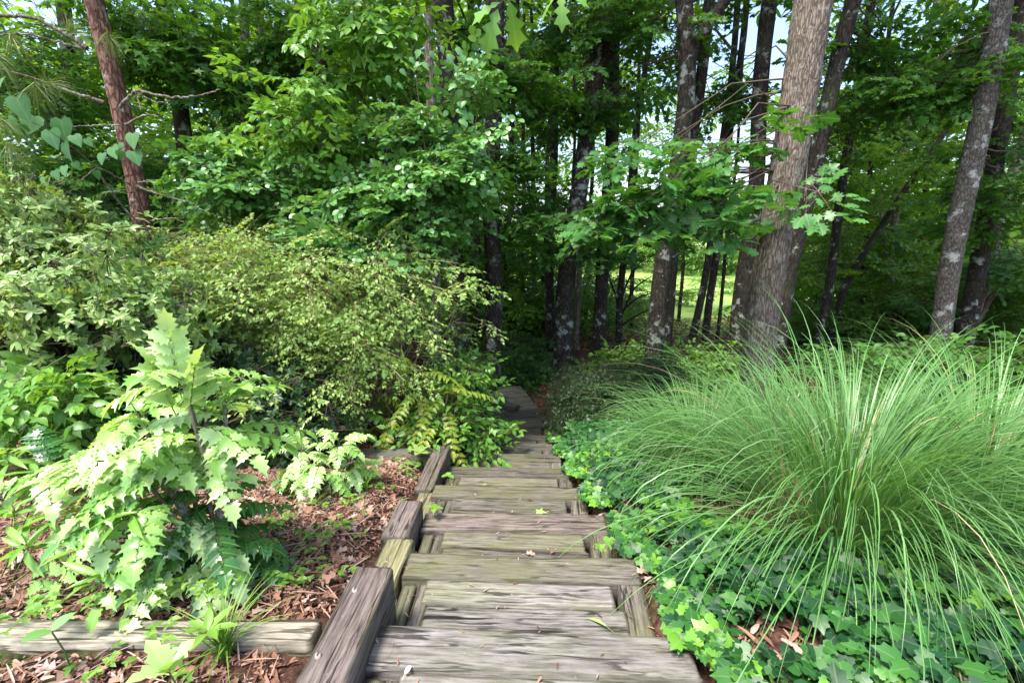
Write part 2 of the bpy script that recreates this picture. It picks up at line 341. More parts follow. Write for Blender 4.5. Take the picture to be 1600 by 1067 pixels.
def rdir(n, up=0.):
    a = rng.uniform(0, 2*math.pi, n); z = rng.uniform(-1, 1, n) if up == 0 else rng.normal(0, up, n)
    return unit(np.stack([np.cos(a), np.sin(a), z], 1))
def spray(tm, L=.6, leaf=.1, nt=6, nl=5, droop=.25, tilt=.35, twig=.004, flat=True, opp=False, leafmat_i=0, jit=.5, term=True):
    """a flat leafy branch tip along +Y: main twig, side twigs, leaves"""
    acc = Acc(); D=[]; T=[]; Nn=[]; s=[]
    main = np.array([(math.sin(t*2.2)*.04*L, t*L, -droop*L*t*t*.5) for t in np.linspace(0, 1, 6)])
    tube(acc, main, np.linspace(twig, twig*.35, 6), 3, 1, rng.random())
    for i in range(nt):
        f = .12+.85*(i+.5)/nt; p = np.array([np.interp(f, np.linspace(0, 1, 6), main[:, k]) for k in range(3)])
        side = 1 if i % 2 else -1
        ang = side*rng.uniform(.6, 1.1); ll = L*(.55-.35*f)*rng.uniform(.7, 1.25)
        d = np.array([math.sin(ang), math.cos(ang), rng.normal(0, .12)])
        end = p+d*ll+np.array([0, 0, -droop*ll*.5])
        tube(acc, [p, (p+end)/2+np.array([0, 0, .02*L]), end], [twig*.6, twig*.45, twig*.25], 3, 1, rng.random())
        for j in range(nl):
            g = (j+.6)/nl; q = p+(end-p)*g+np.array([0, 0, .02*L*math.sin(math.pi*g)])
            for sd in ((1, -1) if opp else ((1 if j % 2 else -1),)):
                a2 = ang+sd*rng.uniform(.5, 1.2); D.append((math.sin(a2), math.cos(a2), rng.normal(-.25*droop*2, .25))); T.append(q)
                s.append(leaf*rng.uniform(.65, 1.15))
        if term: D.append((math.sin(ang), math.cos(ang), -.2)); T.append(end); s.append(leaf*rng.uniform(.8, 1.2))
    D = np.array(D); T = np.array(T); n = len(T)
    Nn = unit(np.array([0, 0, 1.])+rng.normal(0, tilt, (n, 3)))
    inst(acc, tm, frames(D, Nn), T, np.array(s), rng.random(n), leafmat_i)
    return acc.arrays()
def whorl_spray(tm, L=.3, leaf=.04, tips=7, per=7, twig=.0025):
    """azalea twig: rosettes of small leaves on branching twigs"""
    acc = Acc(); D=[]; T=[]; s=[]; Nn=[]
    for i in range(tips):
        e = np.array([rng.normal(0, .28)*L, rng.uniform(.35, 1)*L, rng.normal(.05, .2)*L])
        mid = e*.5+rng.normal(0, .03*L, 3); tube(acc, [(0, 0, 0), mid, e], [twig, twig*.8, twig*.5], 3, 1, rng.random())
        ax = unit(e-mid+np.array([0, 0, .35*L]))
        for lev in range(2):
            for k in range(per if lev == 0 else per-2):
                a = k*2.4+lev; rad = rdir(1)[0]; side = unit(np.cross(ax, rad)); sd2 = np.cross(ax, side)
                d = unit(ax*(.45 if lev == 0 else -.05)+math.cos(a)*side+math.sin(a)*sd2)
                D.append(d); T.append(e-ax*lev*L*.14); s.append(leaf*rng.uniform(.6, 1.15)); Nn.append(ax+rng.normal(0, .2, 3))
    n = len(T)
    inst(acc, tm, frames(np.array(D), np.array(Nn)), np.array(T), np.array(s), rng.random(n), 0)
    return acc.arrays()

def place_sprays(acc, protos, T, D, scale=1., tilt=.3, rbase=None, srange=(.75, 1.25)):
    n = len(T); k = rng.integers(0, len(protos), n); rr = rng.random(n) if rbase is None else rbase
    Nn = unit(np.array([0, 0, 1.])+rng.normal(0, tilt, (n, 3))); F = frames(D, Nn); s = scale*rng.uniform(*srange, n)
    for i, pr in enumerate(protos):
        q = k == i; inst_acc(acc, pr, F[q], T[q], s[q], rr[q])

# prototype sprays
PR = {}
def protos(key, n, f): PR[key] = [f() for _ in range(n)]
protos('oak', 4, lambda: spray(OAKB, .55, .15, 5, 3, .5, .45))
protos('maple', 4, lambda: spray(MAPLE, .6, .085, 7, 5, .3, .4, opp=False))
protos('star', 4, lambda: spray(STAR, .7, .11, 7, 4, .3, .5, .005))
protos('beech', 4, lambda: spray(OVATE, .6, .085, 7, 5, .3, .4))
protos('simple', 4, lambda: spray(OVALP, .8, .13, 7, 5, .3, .6, .005))
protos('round', 4, lambda: spray(ROUND, .4, .05, 6, 5, .25, .4, .002))
protos('dogwood', 4, lambda: spray(OVATE, .5, .085, 5, 3, .5, .35, .003, opp=True))
protos('azalea', 5, lambda: whorl_spray(OVAL, .26, .055, 7, 8))
protos('box', 4, lambda: spray(OVALP, .2, .022, 7, 6, .1, .6, .0015))
protos('pale', 4, lambda: spray(OVATE, .42, .034, 8, 7, .5, .7, .0014))
protos('under', 4, lambda: spray(OVATE, .4, .06, 5, 4, .4, .45, .003))

def in_ell(c, r, n, shell=0.):
    d = rdir(n); q = rng.random(n)**(1/3.); q = shell+(1-shell)*q
    return np.asarray(c)+d*q[:, None]*np.asarray(r), d
def cluster_crown(acc, key, c, r, nclu, per, scale=1., spread=.45, hub=None, limb_r=.02, shell=.0, dark=0.):
    """nclu clumps of sprays inside an ellipsoid, each clump on a limb that comes from hub"""
    cc, dd = in_ell(c, r, nclu, shell); rb = rng.random(nclu)
    for k in range(nclu):
        T = cc[k]+rng.normal(0, 1, (per, 3))*np.array([spread, spread, spread*.4])
        out = unit((T-cc[k])*np.array([1, 1, .3])+(cc[k]-np.asarray(c))*.3+rng.normal(0, .12, (per, 3)))
        out[:, 2] -= .15
        place_sprays(acc, PR[key], T-unit(out)*.25*scale, out, scale, .3, np.clip(rb[k]+rng.normal(0, .2, per), 0, 1))
        if hub is not None:
            h = np.asarray(hub(cc[k]) if callable(hub) else hub, float); m = (h+cc[k])/2+np.array([0, 0, .12*np.linalg.norm(cc[k]-h)])
            pts = [h, h*.6+m*.4+rng.normal(0, .05, 3), m+rng.normal(0, .06, 3), cc[k]]
            tube(acc, pts, np.linspace(limb_r, limb_r*.3, 4), 5, 1, rng.random())
            for q in range(min(4, per)): tube(acc, [cc[k]-(cc[k]-m)*.3*rng.random(), (T[q]+cc[k])/2+rng.normal(0, .04, 3), T[q]], [limb_r*.4, limb_r*.3, .003], 3, 1, rng.random())

# ================================================================== SETTING
def ground_sheet():
    ys = np.concatenate([np.linspace(-12, -1, 8), np.linspace(-.8, 9, 140), np.linspace(9.3, 40, 60), np.geomspace(42, 400, 16)])
    xs = np.concatenate([-np.geomspace(300, 6.5, 18), np.linspace(-6, 6, 170), np.geomspace(6.5, 300, 18)])
    X, Y = np.meshgrid(xs, ys); Z = G(X, Y)
    Z += np.where((abs(X) < 6) & (Y < 9) & (Y > -.8), rng.normal(0, .006, X.shape), 0)
    a = Acc(); nx, ny = len(xs), len(ys)
    i, j = np.meshgrid(np.arange(ny-1), np.arange(nx-1), indexing='ij'); q = (i*nx+j).ravel()
    t = np.concatenate([np.stack([q, q+1, q+nx+1], 1), np.stack([q, q+nx+1, q+nx], 1)])
    a.add(np.stack([X, Y, Z], -1), t, .5)
    m, t_ = new_mat('ground')
    tc = N(t_, 'ShaderNodeTexCoord'); 
    n1 = N(t_, 'ShaderNodeTexNoise', i_Scale=26., i_Detail=9., i_Roughness=.75); t_.links.new(tc.outputs['Object'], n1.inputs['Vector'])
    n2 = N(t_, 'ShaderNodeTexNoise', i_Scale=1.4, i_Detail=6.); t_.links.new(tc.outputs['Object'], n2.inputs['Vector'])
    soil = ramp(t_, [(.33, (.02, .012, .01)), (.5, (.085, .042, .03)), (.68, (.2, .115, .08))], n1.outputs['Fac'])
    lawn = ramp(t_, [(.3, (.17, .27, .06)), (.6, (.3, .42, .11)), (.8, (.42, .5, .18))], n1.outputs['Fac'])
    green = ramp(t_, [(.3, (.02, .04, .012)), (.7, (.06, .11, .025))], n1.outputs['Fac'])
    sp = N(t_, 'ShaderNodeSeparateXYZ'); t_.links.new(tc.outputs['Object'], sp.inputs[0])
    ad = N(t_, 'ShaderNodeMath', operation='MULTIPLY_ADD'); ad.inputs[1].default_value = 4.; t_.links.new(n2.outputs['Fac'], ad.inputs[0]); t_.links.new(sp.outputs[1], ad.inputs[2])
    mr = N(t_, 'ShaderNodeMapRange'); mr.inputs[1].default_value = 13.5; mr.inputs[2].default_value = 15.; t_.links.new(ad.outputs[0], mr.inputs[0])
    c = mixc(t_, ramp(t_, [(.5, (0, 0, 0)), (.6, (.8, .8, .8))], n2.outputs['Fac']), soil, green)
    c = mixc(t_, mr.outputs[0], c, lawn)
    b = N(t_, 'ShaderNodeBump', i_Strength=.8, i_Distance=.02); t_.links.new(n1.outputs['Fac'], b.inputs['Height'])
    p = N(t_, 'ShaderNodeBsdfPrincipled', i_Roughness=.95); p.inputs['Specular IOR Level'].default_value = .15
    t_.links.new(c, p.inputs['Base Color']); t_.links.new(b.outputs[0], p.inputs['Normal'])
    o = N(t_, 'ShaderNodeOutputMaterial'); t_.links.new(p.outputs[0], o.inputs[0]); M['ground'] = m
    tag(a.build('ground', ['ground'], smooth=True), kind='structure')
ground_sheet()
# pond, seen as pale glints between the trunks
m, t = new_mat('pond_water'); p = N(t, 'ShaderNodeBsdfPrincipled', i_Roughness=.12); p.inputs['Base Color'].default_value = (.16, .2, .2, 1)
nn = N(t, 'ShaderNodeTexNoise', i_Scale=3.); bb = N(t, 'ShaderNodeBump', i_Strength=.15); t.links.new(nn.outputs['Fac'], bb.inputs['Height']); t.links.new(bb.outputs[0], p.inputs['Normal'])
o = N(t, 'ShaderNodeOutputMaterial'); t.links.new(p.outputs[0], o.inputs[0]); M['pond'] = m
a = Acc(); k = 40; th = np.linspace(0, 2*math.pi, k, endpoint=False)
rr = 1+.12*np.sin(th*3+1)+.06*np.sin(th*5)
ring = np.stack([-1.5+5.5*rr*np.cos(th), 24+4.2*rr*np.sin(th), np.full(k, 0.)], 1); ring[:, 2] = float(np.max(G(ring[:, 0], ring[:, 1])))+.03
a.add(np.concatenate([ring, [[-1.5, 24, ring[0, 2]]]]), [(i, (i+1) % k, k) for i in range(k)], .5)
tag(a.build('pond_water', ['pond']), kind='structure')

# ------------------------------------------------------------------ timbers
def timber_acc(L, W, H, rough=1., bev=.005):
    """box along X, split along its length, with worn edges"""
    n = max(6, int(L/.06)); xs = np.concatenate([[-L/2, -L/2+.014], np.linspace(-L/2, L/2, n)[1:-1], [L/2-.014, L/2]]); n = len(xs)
    prof = [(-W/2+bev, H/2), (-W/2+bev+.012, H/2), (W/2-bev-.012, H/2), (W/2-bev, H/2), (W/2, H/2-bev), (W/2, -H/2+bev), (W/2-bev, -H/2), (-W/2+bev, -H/2), (-W/2, -H/2+bev), (-W/2, H/2-bev)]
    k = len(prof); v = np.zeros((n, k, 3)); ph = rng.uniform(0, 6, 4)
    for i, x in enumerate(xs):
        e = 1 - (.0018*rough/W if i in (0, n-1) else 0)*2
        for j, (y, z) in enumerate(prof):
            wv = .0018*rough*math.sin(x*5+ph[0]+.5*j)+rng.normal(0, .0010*rough)
            v[i, j] = (x+(rng.normal(0, .003*rough) if i in (0, n-1) else 0), y*e+wv, z*e+.0015*rough*math.sin(x*6+ph[1]+j*.7)+rng.normal(0, .0009*rough))
    i, j = np.meshgrid(np.arange(n-1), np.arange(k), indexing='ij'); i = i.ravel(); j = j.ravel(); j2 = (j+1) % k
    t = np.concatenate([np.stack([i*k+j, i*k+j2, (i+1)*k+j2], 1), np.stack([i*k+j, (i+1)*k+j2, (i+1)*k+j], 1)])
    V = v.reshape(-1, 3); caps = []
    for e, s in ((0, 1), (n-1, -1)):
        V = np.concatenate([V, V[e*k:e*k+k].mean(0, keepdims=True)]); c = len(V)-1
        for q in range(k): caps.append((e*k+q, c, e*k+(q+1) % k) if s == 1 else (e*k+q, e*k+(q+1) % k, c))
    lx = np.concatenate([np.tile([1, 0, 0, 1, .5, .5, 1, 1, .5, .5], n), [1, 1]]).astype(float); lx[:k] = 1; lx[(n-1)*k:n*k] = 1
    a = Acc(); a.add(V, np.concatenate([t, np.array(caps)]), .5, lx); return a
def timber(name, c, ang, L, W, H, mat, parent=None, tilt=0., rough=1.):
    a = timber_acc(L, W, H, rough); o = a.build(name, [mat])
    b = np.array(parent['_b']) if parent is not None else np.zeros(3)
    o.location = np.asarray(c)-b; o.rotation_euler = (0, tilt, ang)
    if parent is not None: o.parent = parent
    o['_b'] = [0, 0, 0]; return o

T_, RS, N0 = .547, .16, 1.21
def sx(y): return .05-.04*(y-1.21)           # the flight bears a little to the left
YAW = .04
HW = .512
step_labels = [
 'nearest step of the flight, cut off by the bottom edge of the photo',
 'pale grey nearest full step with a broad plain front board',
 'second full step down, with a purple stained board and olive streaked front board',
 'third full step down, wet olive patch and two brown leaves on it',
 'fourth full step down, dark front board below a small green maple leaf',
 'fifth full step down, beside the far section of raised side timber',
 'sixth full step down, mossy grey boards level with the end of the side wall',
 'seventh full step down in the shade, three boards narrowed by ivy',
 'eighth full step down, dim boards just above the last one',
 'last dark step of the flight before the shaded landing']
for k in range(-1, 9):
    ny = N0+T_*k; z = -RS*k; old = k >= 2
    st = thing('timber_step', step_labels[k+1], 'step', (sx(ny), ny, z-.14), 'timber steps of the garden flight')
    ca, sa = math.cos(YAW), math.sin(YAW)
    def loc(dx, y, z): return (sx(y)+dx, y, z)
    jit = lambda s=.006: rng.normal(0, s)
    W0 = .15 if k != 2 else .165
    mt = 'tread' if k <= 1 else 'tread_old' if k < 6 else 'shaded_wood'  # the last steps take the darkened wood, with shade painted in
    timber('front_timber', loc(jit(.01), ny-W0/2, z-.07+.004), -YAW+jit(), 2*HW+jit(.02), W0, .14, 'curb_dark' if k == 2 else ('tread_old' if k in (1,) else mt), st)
    y = ny-W0-.006; wd = .128
    for b in range(2):
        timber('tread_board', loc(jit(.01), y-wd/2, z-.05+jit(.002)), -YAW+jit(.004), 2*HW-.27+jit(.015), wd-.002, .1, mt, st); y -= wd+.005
    y1 = ny-W0-.008; y0 = y-.02
    for s in (-1, 1):
        for q in range(2 if s < 0 else 1):
            ww = .06 if s < 0 else .105
            xo = s*(HW-.075-.0) + (q*.064-.032 if s < 0 else 0)
            timber('side_board', loc(xo, (y0+y1)/2, z-.055+.001), math.pi/2-YAW-(.05 if s > 0 else 0)+jit(.01), y1-y0, ww, .1, 'tread_old' if k < 6 else 'shaded_wood', st)

# raised edging on the left: two heights of timber, stepping down
def curb(x_off, y0, y1, ztop, W, H, mat, label, slots=(), name='edging_timber'):
    yc = (y0+y1)/2; x = sx(yc)+x_off
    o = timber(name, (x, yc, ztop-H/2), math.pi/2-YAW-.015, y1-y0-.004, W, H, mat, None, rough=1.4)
    tag(o, label, 'timber', 'edging timbers along the left of the steps')
    for (fx, fy) in slots:
        a = Acc(); ang = np.linspace(0, 2*math.pi, 12, endpoint=False); r = .008
        top = np.stack([r*np.cos(ang), r*np.sin(ang), np.full(12, H/2+.0065)], 1); bot = top*[1.15, 1.15, 1]; bot[:, 2] = H/2-.005
        off = np.array([fx, fy, 0])
        v = np.concatenate([top, bot, [[0, 0, H/2+.005]]])+off
        t = [(i, (i+1) % 12, 24) for i in range(12)]+[(12+i, 12+(i+1) % 12, (i+1) % 12) for i in range(12)]+[(12+i, (i+1) % 12, i) for i in range(12)]
        a.add(v, t, .5)
        bx = .010; a.add(np.array([[-bx, -.0015, 0], [bx, -.0015, 0], [bx, .0015, 0], [-bx, .0015, 0]])*[.7, 1, 1]+off+[0, 0, H/2+.0085], [(0, 1, 2), (0, 2, 3)], .5, mat=1)
        s = a.build('screw_head', ['screw', 'screw_dark']); s.parent = o
    return o
CX = -.605
A1 = curb(CX, -.25, 1.385, .105, .135, .30, 'curb_dark', 'dark purplish nearest section of the side wall, cut off by the bottom edge', [(.70, .03), (.46, .04)])
curb(CX-.15, -.25, .98, .07, .13, .25, 'curb_dark', 'weathered dark timber lying against the outer side of the nearest side wall section')
curb(CX+.01, 1.385, 1.95, -.21, .14, .26, 'curb_olive', 'olive yellow section of side wall with a screw head in its top', [(.12, .02)])
curb(CX+.015, 1.95, 2.27, -.205, .135, .265, 'curb_dark', 'short dark brown block of side wall in the middle of the row')
curb(CX+.015, 2.27, 2.84, -.515, .14, .22, 'curb_olive', 'low olive section of side wall beside the cross timber')
curb(CX+.03, 2.84, 3.52, -.50, .135, .23, 'curb_dark', 'farthest side wall section, squared end beside the leafy shrubs')
o = timber('border_timber', (-1.62, 1.19, -.055), .004, 1.98, .095, .15, 'curb_pale', None, rough=1.2); tag(o, 'pale straight timber lying across the bed in the lower left corner', 'timber', 'border timbers across the left bed')
o = timber('border_timber', (-1.25, 3.44, -.62), .02, 1.3, .13, .2, 'shaded_wood', None); tag(o, 'dim timber crossing the back of the mulch bed under the shrubs', 'timber', 'border timbers across the left bed')
o = timber('border_timber', (-.80, 2.42, -.44), .03, .24, .1, .13, 'curb_olive', None); tag(o, 'short stub timber poking from the side wall into the mulch', 'timber', 'border timbers across the left bed')

# landing at the foot, turning left
ld = thing('timber_landing', 'dark mossy landing of wide boards at the foot of the steps', 'landing', (-.2, 6.3, -1.45))
for i in range(6):
    y = 5.72+i*.27; ln = 1.15+.05*i
    timber('landing_board', (-.12-.09*i+.06, y, -1.33-.004*i), .22, ln, .255, .08, 'shaded_wood', ld)
o = timber('path_timber', (-.55, 6.62, -1.30), -.62, 1.5, .17, .16, 'shaded_wood', None); tag(o, 'dim beam running diagonally left from the landing', 'timber', 'path timbers beyond the landing')
o = timber('path_timber', (-1.35, 8.5, -1.36), -.1, 1.9, .16, .18, 'shaded_wood', None); tag(o, 'farther low timber edging the leaf covered path behind the pale spotted trunk', 'timber', 'path timbers beyond the landing')

# ------------------------------------------------------------------ mulch, litter, ivy, weeds
def lie(acc, tm, xy, size, rnd, mat=0, lift=.01, tilt=.35, aspect=None):
    n = len(xy); z = G(xy[:, 0], xy[:, 1])+lift+rng.uniform(0, .018, n)
    D = rdir(n, .15); Nn = unit(np.array([0, 0, 1.])+rng.normal(0, tilt, (n, 3)))
    T = np.column_stack([xy, z]); s = np.repeat(np.asarray(size)[:, None], 3, 1)
    if aspect is not None: s = s*aspect
    inst(acc, tm, frames(D, Nn), T-frames(D, Nn)[:, :, 1]*s[:, :1]*.5, s, rnd, mat)
def keep(xy, f): return xy[f(xy[:, 0], xy[:, 1])]
a = Acc()
xy = np.column_stack([rng.uniform(-3.6, -.66, 45000), rng.uniform(.25, 3.5, 45000)])
xy = keep(xy, lambda x, y: (x < sx(y)-.68) & ~((abs(y-1.19) < .07) & (x > -2.7)))
n = len(xy); lie(a, CHIP, xy, rng.uniform(.006, .038, n), np.clip(rng.normal(.4, .26, n), 0, 1), 0, .004, .35, rng.uniform([.5, .8, 1], [1.3, 1.1, 1], (n, 3)))
xy = np.column_stack([rng.uniform(-3.4, -.66, 1500), rng.uniform(.3, 3.5, 1500)]); xy = keep(xy, lambda x, y: (x < sx(y)-.72) & (abs(y-1.19) > .09)); n = len(xy)
lie(a, DEAD, xy, rng.uniform(.035, .085, n), rng.uniform(.3, 1, n), 0, .012, .4)
xy = np.column_stack([rng.uniform(-3.4, -.66, 5000), rng.uniform(.3, 3.5, 5000)]); xy = keep(xy, lambda x, y: (x < sx(y)-.72) & (abs(y-1.19) > .09)); n = len(xy)
lie(a, CHIP, xy, rng.uniform(.04, .12, n), rng.uniform(.2, 1, n), 0, .012, .25, np.array([.13, 1, .3]))
tag(a.build('bark_mulch', ['litter']), 'reddish bark chips and dead leaves covering the left bed', 'mulch', kind='stuff')
a = Acc()
xy = np.column_stack([rng.uniform(.55, 3.8, 16000), rng.uniform(.3, 5.6, 16000)]); n = len(xy)
xy = keep(xy, lambda x, y: x > sx(y)+.53); n = len(xy)
lie(a, CHIP, xy, rng.uniform(.02, .07, n), np.clip(rng.normal(.5, .25, n), 0, 1), 0, .004, .3, rng.uniform([.3, .8, 1], [1.1, 1.3, 1], (n, 3)))
tag(a.build('pine_straw', ['litter']), 'brown leaf litter and straw under the ivy on the right', 'litter', kind='stuff')
a = Acc()
xy = np.column_stack([rng.uniform(-9, 9, 42000), 3.6+rng.random(42000)**1.3*12]); xy = keep(xy, lambda x, y: (abs(x-sx(y)) > .56) | (y > 7.0)); n = len(xy)
lie(a, DEAD, xy, rng.uniform(.05, .11, n), rng.random(n), 0, .008, .35)
tag(a.build('leaf_litter', ['litter_dark']), 'brown fallen leaves on the floor of the wood', 'litter', kind='stuff')

a = Acc(); TT = []
for k in range(-1, 9):
    ny = N0+T_*k
    for q in range(70):
        e = rng.random()
        if e < .45: dx = rng.choice([-1, 1])*(HW-.02-abs(rng.normal(0, .045))); y_ = ny-rng.random()*.54
        elif e < .8: dx = rng.uniform(-.45, .45); y_ = ny-rng.choice([.165, .30, .435, .53])+rng.normal(0, .008)
        else: dx = rng.uniform(-.45, .45); y_ = ny-rng.random()*.54
        TT.append((sx(y_)+dx, y_, -RS*k+.009))
TT = np.array(TT); n = len(TT); D = rdir(n, .06); tl = rng.random(n) < .5
for sel, tm_, asp in ((tl, CHIP, [.6, 1, .5]), (~tl, CHIP, [.12, 1.8, .3])):
    m_ = int(sel.sum()); inst(a, tm_, frames(D[sel], unit(np.array([0, 0, 1.])+rng.normal(0, .15, (m_, 3)))), TT[sel], rng.uniform(.008, .03, m_)[:, None]*np.array(asp), rng.random(m_), 0)
tag(a.build('tread_debris', ['litter']), 'leaf crumbs and pine needles caught on the treads', 'litter', kind='stuff')
def ivy_mask(x, y):
    e = x-sx(y)
    m = (e > .50+.05*np.sin(y*9)) & (e < 2.9)
    hole = wob(x, y, 4.1, 1.7) > .66
    lim = (y > 1.45) & (y < 2.5) & (e > .95) & (wob(x, y, 3.1, .4) > .1)
    return m & ~hole & ~lim
a = Acc()
xy = np.column_stack([rng.uniform(.4, 3.6, 46000), rng.uniform(.45, 5.2, 46000)])
xy = xy[(ivy_mask(xy[:, 0], xy[:, 1])) & (rng.random(len(xy)) < np.where(xy[:, 1] < 3.4, .62, .5))]
n = len(xy); e = xy[:, 0]-sx(xy[:, 1])
z = G(xy[:, 0], xy[:, 1])+.02+rng.random(n)**.8*.085*sm(.48, .75, e)+.02
z = np.where(e < .60, np.maximum(z, -.293*(xy[:, 1]-1.21)+.02), z)
D = rdir(n, .3); D[:, 1] -= .45; D[:, 0] -= .25; Nn = unit(np.array([-.1, -.35, 1.])+rng.normal(0, .38, (n, 3)))
young = (wob(xy[:, 0], xy[:, 1], 3.3, 5) > .35) | (e < .62)
rnd = np.where(young & (rng.random(n) < .6), rng.uniform(.55, 1, n), rng.random(n)*.7)
inst(a, IVY, frames(D, Nn), np.column_stack([xy, z]), rng.uniform(.026, .066, n), rnd, 0)
q = rng.choice(n, 1500, replace=False)
for i in q[:900]:
    tube(a, [(xy[i, 0], xy[i, 1], z[i]), (xy[i, 0]+rng.normal(0, .02), xy[i, 1]+rng.normal(0, .02), z[i]-.05)], [.0012, .001], 3, 1, .5)
tag(a.build('ivy_ground_cover', ['ivy_leaf', 'green_stem'], smooth=True), 'glossy green ivy carpet spreading along the right of the steps', 'ivy', kind='stuff')

a = Acc()     # clover-like seedlings in the bed
cen = [(-1.35, 1.27), (-1.15, 1.27), (-1.0, 1.28), (-1.5, 1.12), (-1.7, 1.1), (-.86, 2.0), (-.9, 1.75), (-1.05, 1.65), (-1.15, 2.3), (-.95, 2.35), (-1.2, 1.05), (-.9, .98), (-1.3, 2.5), (-1.0, 2.8), (-.85, 1.5), (-1.45, 1.2), (-.82, 2.6), (-.75, 1.62), (-2.0, 1.1), (-.8, 3.1), (-1.2, 2.05), (-1.1, .85), (-1.0, 1.1), (-.93, 1.88)]
for cx_, cy_ in cen:
    n = rng.integers(6, 22); xy = np.column_stack([rng.normal(cx_, .055, n), rng.normal(cy_, .04, n)])
    z = G(xy[:, 0], xy[:, 1])+rng.uniform(.02, .06, n)+(.1 if abs(cy_-1.19) < .1 else 0)
    for dd in range(3):
        D = np.stack([np.cos(dd*2.1+xy[:, 0]*50), np.sin(dd*2.1+xy[:, 0]*50), np.full(n, .1)], 1)
        inst(a, OVATE, frames(D, unit(np.array([0, -.2, 1.])+rng.normal(0, .2, (n, 3)))), np.column_stack([xy, z]), rng.uniform(.014, .028, n), rng.random(n), 0)
tag(a.build('clover_weeds', ['weed']), 'small bright green weeds scattered over the mulch', 'weeds', kind='stuff')

def tuft(label, c, n, L, wd=.004, lean=.5, mat='weed', group='small grass tufts in the left bed'):
    a = Acc(); c = np.array([c[0], c[1], gz(*c)])
    for i in range(n):
        az = rng.uniform(0, 2*math.pi); d = np.array([math.cos(az), math.sin(az), 0]); l = L*rng.uniform(.5, 1.1); ln = lean*rng.uniform(.4, 1.4)
        ts = np.linspace(0, 1, 6); pts = c+rng.normal(0, .012, 3)*[1, 1, 0]+d*(ln*l*ts[:, None]**1.6)+np.array([0, 0, 1])*(l*ts[:, None]*(1-ln*.55*ts[:, None]))
        sd = np.array([-d[1], d[0], 0])*wd/2*np.array([.9, 1, 1, .8, .5, .05])[:, None]
        v = np.stack([pts-sd, pts+sd], 1).reshape(-1, 3); t = []
        for k in range(5): t += [(2*k, 2*k+1, 2*k+3), (2*k, 2*k+3, 2*k+2)]
        a.add(v, t, rng.random(), np.tile([-.5, .5], 6))
    tag(a.build('grass_tuft', [mat], base=c), label, 'grass', group)
tuft('bright grass tuft growing beside the near side wall section, next to the pale timber', (-.88, 1.13), 55, .26, .005, .8)
tuft('thin blades rising from the mulch by the low olive timber', (-.93, 2.55), 40, .3, .004, .7)
tuft('small grass tuft between the little spiny shrub and the side wall', (-1.0, 2.75), 30, .22, .004, .6)
tuft('wispy short tuft in the mulch beside the screwed olive timber', (-.80, 2.15), 16, .14, .003, .7)
tuft('low pale tuft at the bottom edge under the bright grass', (-.83, .92), 30, .12, .004, .9)

